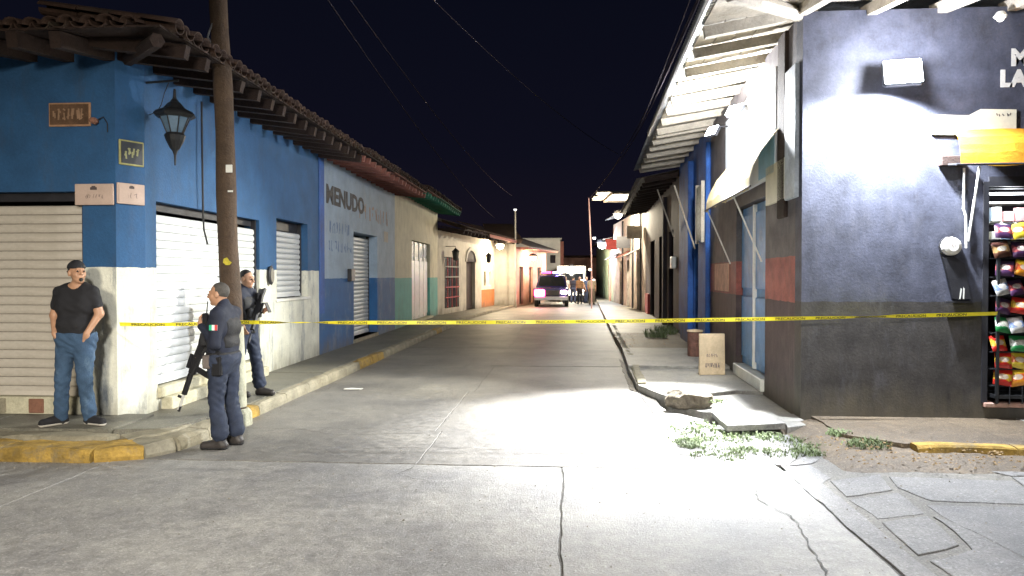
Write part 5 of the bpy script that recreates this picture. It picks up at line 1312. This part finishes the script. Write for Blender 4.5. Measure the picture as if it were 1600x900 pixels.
def build_person(loc, rz, J, label, kit, h=.010, group=None, far=False):
    P0 = thing('person', loc, label, 'person', group, rz=rz)
    F0 = WM[P0.name]
    j = {k_: np.array(v, float) if not isinstance(v, (int, float)) else v for k_, v in J.items() if not k_.startswith('hand')}
    hy, hn = J.get('head_yaw', 0.), J.get('head_nod', 0.)
    s = SDF()
    fat = J.get('fat', 1.0)
    def torso(s, g=0., k=.04):
        s.cap(j['pelvis']+V3(-.06,0,0), j['pelvis']+V3(.06,0,0), (.125+g)*fat, (.125+g)*fat, (1,1.12,1), k)
        s.cap(j['belly']+V3(-.05,0,0), j['belly']+V3(.05,0,0), (.120+g)*fat, (.120+g)*fat, (1,1.05,1), k)
        s.cap(j['chest']+V3(-.08,0,0), j['chest']+V3(.08,0,0), (.122+g)*fat, (.122+g)*fat, (1,1.12,1), k)
        s.cap((j['chest']+j['neck'])/2+V3(-.10,0,0), (j['chest']+j['neck'])/2+V3(.10,0,0), (.080+g)*fat, (.080+g)*fat, (1,1.05,1), k)
        s.cap(j['sl'], j['neck'], .055+g, .05+g, k=k).cap(j['sr'], j['neck'], .055+g, .05+g, k=k)
    def arm(s, q, g=0., t1=1., t2=1., k=.02):
        a_, b_, c_ = j['s'+q], j['e'+q], j['w'+q]
        if t1 > 0: s.cap(a_, a_+(b_-a_)*t1, (.054+g)*fat, (.054-.012*t1+g)*fat, k=k)
        if t1 >= 1 and t2 > 0: s.cap(b_, b_+(c_-b_)*t2, .042+g, .042-.015*t2+g, k=k)
    def leg(s, q, g=0., t2=1., k=.02):
        a_, b_, c_ = j['h'+q], j['k'+q], j['a'+q]
        s.cap(a_, b_, (.084+g)*fat, (.058+g), k=k); s.cap(b_, b_+(c_-b_)*t2, .058+g, .058-.018*t2+g, k=k)
        if g == 0: s.ell((b_+(c_-b_)*.3)+V3(0,.012,0), V3(.05,.055,.10), k=.03)
    torso(s)
    s.cap(j['neck']-V3(0,0,.02), j['head']+V3(0,.02,-.05), .056, .056, k=.025)
    p, HM = head(s, j['head'], hy, hn, J.get('hs', 1.0), J.get('jaw', 1.0))
    for q in 'lr':
        arm(s, q); leg(s, q)
        hd = J['hand'+q]; hand(s, j['w'+q], np.array(hd[0], float), np.array(hd[1], float), hd[2], side=1 if q == 'l' else -1)
        s.cap(j['a'+q], j['a'+q]+V3(0,0,-.05), .038, .030); s.cap(j['a'+q]+V3(0,0,-.055), j['a'+q]*.35+j['t'+q]*.65+V3(0,0,-.01), .028, .020)
    body = part('body', s.mesh(h*.8, 'body', M_skin), None, P0, F0)
    # eyes
    for q in (-1, 1):
        e_ = p(q*.032,-.0945,.006); part('eye', MB().lathe([(.001,-.010),(.008,-.006),(.0105,0),(.008,.006),(.001,.010)], (0,0,0), 8, RX(math.pi/2)), M_black, P0, F0 @ T(*e_), smooth=True)
    # clothes
    top = SDF(); torso(top, .016); 
    for q in 'lr': arm(top, q, .011, kit['sleeve'][0], kit['sleeve'][1])
    hem = kit['hem']; nk = j['neck'][2]
    if kit.get('collar'): top.cap(j['neck']-V3(0,0,.02), j['neck']+V3(0,-.002,.045), .075, .066, k=.02)
    top.cut(lambda X_,Y_,Z_: hem+.008*np.sin(X_*40)-Z_)
    if not kit.get('collar'):
        nx0 = j['neck']; top.cut(lambda X_,Y_,Z_: .083-np.sqrt((X_-nx0[0])**2+(Y_-nx0[1]+.02)**2+((Z_-nx0[2]-.035)*.9)**2))
    part(kit['top'], top.mesh(h, kit['top'], kit['top_m'], .0035), None, P0, F0)
    tr = SDF(); tr.cap(j['pelvis']+V3(-.06,0,.02), j['pelvis']+V3(.06,0,.02), .152*fat, .152*fat, (1,1.08,1), .04); tr.cap(j['pelvis']+V3(0,0,-.09), j['pelvis']+V3(0,0,0), .11, .13, (1,1,1), .03)
    for q in 'lr':
        a_, b_, c_ = j['h'+q], j['k'+q], j['a'+q]; bl = kit.get('blouse', 0)
        tr.cap(a_, b_, .104*fat, .074, k=.03); tr.cap(b_, b_+(c_-b_)*.85, .074, .070+bl, k=.025)
        tr.cap(b_+(c_-b_)*.85, c_+V3(0,0,-.02 if not bl else .05), .070+bl, .062 if not bl else .055, k=.02)
    tw_ = kit['waist']; tr.cut(lambda X_,Y_,Z_: Z_-tw_)
    part('trousers', tr.mesh(h, 'trousers', kit['tr_m'], .006), None, P0, F0)
    for q in 'lr':
        sh = SDF(); a_, t_ = j['a'+q], j['t'+q]; up_ = kit.get('boot', .02)
        sh.cap(a_+V3(0,0,up_), a_+V3(0,0,-.05), .052, .050, k=.02)
        dd_ = t_-a_; dd_[2] = 0; dd_ = dd_/np.linalg.norm(dd_); he = a_-dd_*.03; z0_ = J['foot'+q]
        sh.cap(V3(he[0],he[1],z0_+.045), V3(t_[0],t_[1],z0_+.042), .046, .044, k=.02); sh.cap(V3(a_[0],a_[1],a_[2]-.03), V3(*(t_[:2]-dd_[:2]*.06), z0_+.055), .045, .040, k=.02)
        zc = z0_; sh.cut(lambda X_,Y_,Z_: zc-Z_)
        so = part('shoe', sh.mesh(h*.9, 'shoe', kit['shoe_m']), None, P0, F0)
        sl_ = SDF(); sl_.cap(V3(he[0],he[1],z0_+.045), V3(t_[0],t_[1],z0_+.042), .051, .049, k=.02); sl_.cut(lambda X_,Y_,Z_: zc-Z_); sl_.cut(lambda X_,Y_,Z_: Z_-zc-.026)
        part('sole', sl_.mesh(h*.9, 'sole', kit['sole_m']), None, so, F0)
    # hair
    hm = SDF(); Mn = np.array(HM.to_3x3())
    hm.ell(p(0,.021,.034), V3(.0765,.0965,.0925)*J.get('hs',1.0), HM, k=.01)
    hc = j['head']
    def hcut(X_,Y_,Z_):
        q = np.stack([X_-hc[0], Y_-hc[1], Z_-hc[2]], -1) @ Mn
        return np.minimum(kit.get('hairline', .055) - (q[...,2]*.72 + q[...,1]*.62), np.maximum(-.004 - q[...,1], -.045 - q[...,2]))
    hm.cut(hcut); part('hair', hm.mesh(.007, 'hair', kit['hair_m']), None, P0, F0)
    return P0, F0, j, p, HM

# --- civilian
J1 = dict(pelvis=(0,0,.93), belly=(.0,-.01,1.08), chest=(.01,0,1.28), neck=(.02,.0,1.49), head=(.035,-.02,1.625), head_yaw=R(55), head_nod=R(-6), fat=1.06, jaw=1.08,
    sl=(.19,.0,1.415), sr=(-.175,.01,1.415), el=(.265,.0,1.19), er=(-.255,.02,1.17), wl=(.185,-.10,.985), wr=(-.155,-.115,.985),
    handl=((-.30,.22,-.92),(-.9,.3,.2),.15), handr=((.30,.22,-.9),(.9,.3,.2),.15),
    hl=(.10,0,.90), hr=(-.10,0,.90), kl=(.12,-.045,.50), kr=(-.13,-.04,.50), al=(.135,.02,.10), ar=(-.175,.0,.10), tl=(.30,-.03,.03), tr=(-.27,-.15,.03), footl=0., footr=0.)
kit1 = dict(top='t_shirt', top_m=M_tee, sleeve=(.58,0), hem=.955, waist=.99, tr_m=M_jean, shoe_m=M_tee, sole_m=M_sole, hair_m=M_hair, boot=.0, hairline=.06)
P1, F1_, j1, p1, HM1 = build_person((-5.22,7.52,.20), 0., J1, 'man in black t-shirt, blue jeans and backwards black cap with hands at his pockets', kit1)
cp = SDF(); cp.ell(p1(0,.020,.050), V3(.086,.104,.090), HM1, k=.01)
Mn1 = np.array(HM1.to_3x3()); hc1 = j1['head']
cp.cut(lambda X_,Y_,Z_: .045 - (np.stack([X_-hc1[0],Y_-hc1[1],Z_-hc1[2]],-1) @ Mn1)[...,2] - .12*(np.stack([X_-hc1[0],Y_-hc1[1],Z_-hc1[2]],-1) @ Mn1)[...,1]*-1)
cap_ = part('cap', cp.mesh(.008, 'cap', M_tee), None, P1, F1_)
bk_ = SDF(); bk_.ell(p1(0,.115,.020), V3(.06,.055,.014), HM1 @ RX(.45), k=.01); part('cap_brim', bk_.mesh(.006, 'cap_brim', M_tee), None, cap_, F1_)
gt = SDF(); gt.ell(p1(0,-.093,-.082), V3(.022,.018,.02), HM1, k=.01); part('goatee', gt.mesh(.006, 'goatee', M_hair), None, P1, F1_)

# --- first policeman, faces the camera's left
J2 = dict(pelvis=(0,0,.93), belly=(0,.0,1.08), chest=(0,.01,1.26), neck=(0,.01,1.455), head=(0,-.045,1.60), head_yaw=R(0), head_nod=R(3), fat=1.06,
    sl=(.19,.03,1.40), sr=(-.19,.03,1.40), el=(.22,.02,1.10), er=(-.24,-.05,1.12), wl=(.10,-.19,1.28), wr=(-.04,-.235,1.02),
    handl=((-.35,-.25,.75),(-.6,.6,.3),.75), handr=((.3,-.5,-.5),(.3,.6,-.4),.8),
    hl=(.095,0,.90), hr=(-.095,.02,.90), kl=(.10,-.03,.50), kr=(-.11,.03,.50), al=(.10,.02,.11), ar=(-.12,.09,.11), tl=(.11,-.155,.03), tr=(-.15,-.09,.03), footl=0., footr=0.)
kit2 = dict(top='jacket', top_m=M_uni, sleeve=(1,.95), hem=.90, waist=.99, tr_m=M_uni2, shoe_m=M_boot, sole_m=M_black, hair_m=M_grey_hair, boot=.10, blouse=.018, collar=True, hairline=.045)
P2, F2_, j2, p2, HM2 = build_person((-3.57,7.46,0), R(-90), J2, 'grey-haired policeman in navy uniform with a shoulder flag patch, hand at his chest, rifle hanging', kit2)
def gear(P, F, j, vest=True, holster=True, flag=True):
    if vest:
        v_ = SDF()
        v_.cap(j['belly']+V3(-.06,0,.02), j['belly']+V3(.06,0,.02), .142, .142, (1,1.0,1), .03); v_.cap(j['chest']+V3(-.07,0,0), j['chest']+V3(.07,0,0), .145, .145, (1,1.0,1), .03)
        zb, zt = j['belly'][2]-.03, j['chest'][2]+.12
        v_.cut(lambda X_,Y_,Z_: zb-Z_); v_.cut(lambda X_,Y_,Z_: Z_-zt); v_.cut(lambda X_,Y_,Z_: np.abs(X_)-.155)
        ve = part('vest', v_.mesh(.011, 'vest', M_vest, .002), None, P, F)
        for (x_, z_) in ((-.09,.0),(.0,.0),(.09,.0)):
            part('pouch', MB().bevel_box(x_-.04,x_+.04,-.185,-.125,j['belly'][2]-.01,j['belly'][2]+.13,.012), M_vest, ve, F)
        part('radio', MB().bevel_box(.06,.12,-.17,-.115,j['chest'][2]+.02,j['chest'][2]+.15,.01).tube([(.07,-.14,j['chest'][2]+.15),(.065,-.13,j['chest'][2]+.27)], .006, 6), M_gun, ve, F)
    bl = SDF(); bl.cap(j['pelvis']+V3(-.06,0,.045), j['pelvis']+V3(.06,0,.045), .152, .152, (1,1.08,1), .02); zc = j['pelvis'][2]+.05
    bl.cut(lambda X_,Y_,Z_: np.abs(Z_-zc)-.028); part('belt', bl.mesh(.010, 'belt', M_vest), None, P, F)
    if holster:
        ho = part('holster', MB().bevel_box(.155,.215,-.03,.075,j['pelvis'][2]-.16,j['pelvis'][2]+.05,.015), M_gun, P, F)
        part('pistol_grip', MB().bevel_box(.165,.205,.01,.06,j['pelvis'][2]+.045,j['pelvis'][2]+.10,.01, M=None), M_gun, ho, F)
        part('pouch', MB().bevel_box(.15,.215,-.125,-.04,j['pelvis'][2]-.085,j['pelvis'][2]+.055,.015), mat('grey_pouch', (.12,.10,.09), .7), P, F)
gear(P2, F2_, j2)
fl_ = part('flag_patch', MB().add([(0,0,0),(0,.085,0),(0,.085,.055),(0,0,.055),(-.003,0,0),(-.003,.085,0),(-.003,.085,.055),(-.003,0,.055)], [(0,1,2,3),(0,4,5,1),(1,5,6,2),(2,6,7,3),(3,7,4,0)]), mat('flag_white', (.75,.75,.72), .7, .05), P2, F2_ @ T(.278,-.012,1.245) @ RY(-.04))
part('green_stripe', MB().box(.0005,.0015,.0,.028,0,.055), mat('flag_green', (.02,.38,.20), .7, .05), fl_, WM[fl_.name])
part('red_stripe', MB().box(.0005,.0015,.057,.085,0,.055), mat('flag_red', (.55,.06,.06), .7, .05), fl_, WM[fl_.name])
# rifle hanging muzzle down in front
def rifle(F, label, pale_mag=False):
    o = thing('rifle', (0,0,0), label, 'rifle'); o.matrix_basis = F; WM[o.name] = F
    part('receiver', MB().bevel_box(-.022,.022,-.04,.04,-.12,.12,.008), M_gun, o, F)
    part('barrel', MB().tube([(0,-.01,-.12),(0,-.01,-.52)], .011, 8), M_gun, o, F)
    part('flash_hider', MB().tube([(0,-.01,-.50),(0,-.01,-.56)], .016, 8), M_gun, o, F)
    part('handguard', MB().tube([(0,-.01,-.12),(0,-.01,-.36)], .030, 8), M_gun, o, F)
    part('front_sight', MB().bevel_box(-.006,.006,-.07,-.015,-.42,-.39,.003), M_gun, o, F)
    part('stock', MB().prism([(-.035,.12),(.03,.12),(.07,.33),(-.045,.33),(-.03,.2)], -.018, .018, RY(math.pi/2) @ RZ(math.pi/2) if False else Matrix(((0,0,1,0),(1,0,0,0),(0,1,0,0),(0,0,0,1)))), M_gun, o, F)
    part('pistol_grip', MB().bevel_box(-.014,.014,.03,.12,.06,.10,.008, M=RX(.3)), M_gun, o, F)
    part('magazine', MB().bevel_box(-.013,.013,.03,.20,-.075,-.015,.006, M=RX(-.15)), M_gun, o, F)
    part('carry_handle', MB().bevel_box(-.01,.01,-.085,-.045,-.08,.08,.006), M_gun, o, F)
    part('sling', MB().tube([(0,-.03,-.30),(.03,.02,-.05),(.05,.08,.20),(.06,.12,.42)], .012, 5, flat=.3), M_vest, o, F)
    return o
rf1 = rifle(F2_ @ T(.02,-.29,.88) @ RX(R(-22)) @ RY(R(6)), 'black rifle hanging muzzle-down in front of the grey-haired policeman')
part('barrel_sleeve', MB().tube([(0,-.012,-.36),(0,-.012,-.545)], .0165, 8), M_mag, rf1)  # pale steel sleeve over the front of the barrel

# --- second policeman behind the pole, faces right / away, phone in hand
J3 = dict(pelvis=(0,0,.93), belly=(0,.0,1.08), chest=(0,.01,1.26), neck=(0,.0,1.455), head=(0,-.035,1.60), head_yaw=R(0), head_nod=R(8), fat=1.02,
    sl=(.19,.03,1.40), sr=(-.19,.03,1.40), el=(.23,.05,1.12), er=(-.23,.04,1.12), wl=(.12,-.20,1.16), wr=(-.20,-.10,.98),
    handl=((-.2,-.8,.25),(-.5,-.1,.3),.5), handr=((.05,-.35,-.8),(.9,.1,.1),.5),
    hl=(.095,0,.90), hr=(-.095,.0,.90), kl=(.10,-.10,.50), kr=(-.10,.02,.50), al=(.11,-.16,.11), ar=(-.11,.05,.11), tl=(.11,-.34,.035), tr=(-.12,-.12,.03), footl=0., footr=0.)
kit3 = dict(kit2); kit3['hair_m'] = M_hair; kit3['hairline'] = .038
P3, F3_, j3, p3, HM3 = build_person((-4.38,9.80,.15), R(78), J3, 'dark-haired policeman behind the pole looking at the phone in his hand', kit3)
gear(P3, F3_, j3, holster=False)
rifle(F3_ @ T(-.02,-.22,1.20) @ RX(R(-12)) @ RY(R(38)), 'black rifle slung across the second policeman chest behind the pole')
ph = thing('phone', (0,0,0), 'dark phone held up by the policeman behind the pole', 'phone'); ph.matrix_basis = F3_ @ T(.07,-.315,1.21) @ RX(R(-25)); WM[ph.name] = F3_ @ T(.07,-.315,1.21) @ RX(R(-25))
part('case', MB().bevel_box(-.037,.037,-.006,.006,-.075,.075,.004), M_gun, ph)
part('screen', MB().box(-.033,.033,.0062,.0072,-.068,.068), emit('phone_screen', (.6,.2,.2), .5), ph)

# --- far crowd
JC = dict(pelvis=(0,0,.93), belly=(0,.0,1.08), chest=(0,.01,1.26), neck=(0,.0,1.455), head=(0,-.02,1.60), fat=1.05,
    sl=(.19,.0,1.40), sr=(-.19,.0,1.40), el=(.24,.02,1.12), er=(-.24,.02,1.12), wl=(.22,-.08,.88), wr=(-.22,-.06,.88),
    handl=((-.05,-.2,-.9),(-.9,.1,.1),.4), handr=((.05,-.2,-.9),(.9,.1,.1),.4),
    hl=(.095,0,.90), hr=(-.095,.0,.90), kl=(.11,-.03,.50), kr=(-.11,.0,.50), al=(.12,.02,.10), ar=(-.12,.05,.10), tl=(.14,-.14,.03), tr=(-.14,-.11,.03), footl=0., footr=0.)
crowd = [(-.05,47.2,.3,(.45,.40,.32),(.05,.05,.07),'person in a pale top, leftmost of the distant crowd in the street'),
         (.45,48.3,2.9,(.03,.03,.04),(.10,.12,.18),'person in a dark top standing second in the distant crowd'),
         (.85,46.4,-.5,(.35,.22,.12),(.03,.03,.04),'person in a tan shirt in the middle of the distant crowd'),
         (1.25,47.6,1.2,(.04,.05,.09),(.04,.05,.09),'person in dark blue uniform right of the distant crowd middle'),
         (1.55,45.2,.2,(.42,.36,.26),(.20,.17,.13),'person in beige clothes, rightmost of the distant crowd by the kerb')]
first = None
for k_, (x_, y_, a_, c1_, c2_, lab) in enumerate(crowd):
    mt1 = mat('crowd_top_cloth', c1_, .8, .2); mt2 = mat('crowd_trouser_cloth', c2_, .8, .2)
    if first is None:
        kc = dict(kit1); kc.update(top='shirt', top_m=mt1, tr_m=mt2); 
        first = build_person((x_, y_, 0), a_, JC, lab, kc, h=.022, group='people in the distant crowd')[0]
    else:
        r_ = first.copy(); C.objects.link(r_); r_.location = (x_, y_, 0); r_.rotation_euler = (0,0,a_); r_['label'] = lab
        def cpy(src, par):
            for ch in list(src.children):
                c_ = ch.copy(); C.objects.link(c_); c_.parent = par
                if ch.name.startswith('shirt') or ch.name.startswith('trousers'):
                    c_.data = ch.data.copy(); c_.data.materials[0] = mt1 if ch.name.startswith('shirt') else mt2
                cpy(ch, c_)
        cpy(first, r_)

# grit and small stones on road and pavements
gr = MB(); rg = random.Random(5)
for _ in range(1500):
    q = rg.random()
    if q < .40: y = rg.uniform(8.3, 26); x = -3.93+abs(rg.gauss(0, .12)); z = .002
    elif q < .55: x = rg.uniform(-8, -4); y = 6.72-abs(rg.gauss(0,.12)); z = .002
    elif q < .80: x = rg.uniform(-7, 3); y = rg.uniform(3.4, 9.5); z = .002
    elif q < .9: x = rg.uniform(2.0, 5); y = rg.uniform(4.4, 7.4); z = .006
    else: x = rg.uniform(1.3, 2.7); y = rg.uniform(11, 17); z = .15
    if 1.1 < x < 2.6 and 8 < y < 10.9 and z < .1: continue
    r_ = rg.uniform(.002, .009)*(1.6 if rg.random() < .06 else 1); a_ = rg.uniform(0, 6.28)
    pts = [(x+r_*math.cos(a_+t)*rg.uniform(.7,1.3), y+r_*math.sin(a_+t)*rg.uniform(.7,1.3), z) for t in (0,1.6,3.1,4.7)]
    gr.add(pts+[(x,y,z+r_*rg.uniform(.5,1.1))], [(0,1,4),(1,2,4),(2,3,4),(3,0,4)])
tag(part('grit', gr, mat('pale_grit', (.30,.27,.22), .9, .5, 30, 60, 0)), 'small stones and grit strewn along the kerbs and over the road', 'grit', kind='stuff')
# paper scrap on road
tag(part('paper_scrap', MB().prism([(-.13,-.06),(.12,-.05),(.15,.04),(-.05,.08),(-.14,.02)], .006, .014), M_white_paint, None, T(-3.35,11.4,0)), 'flat white paper scrap on the road near the left kerb', 'litter')
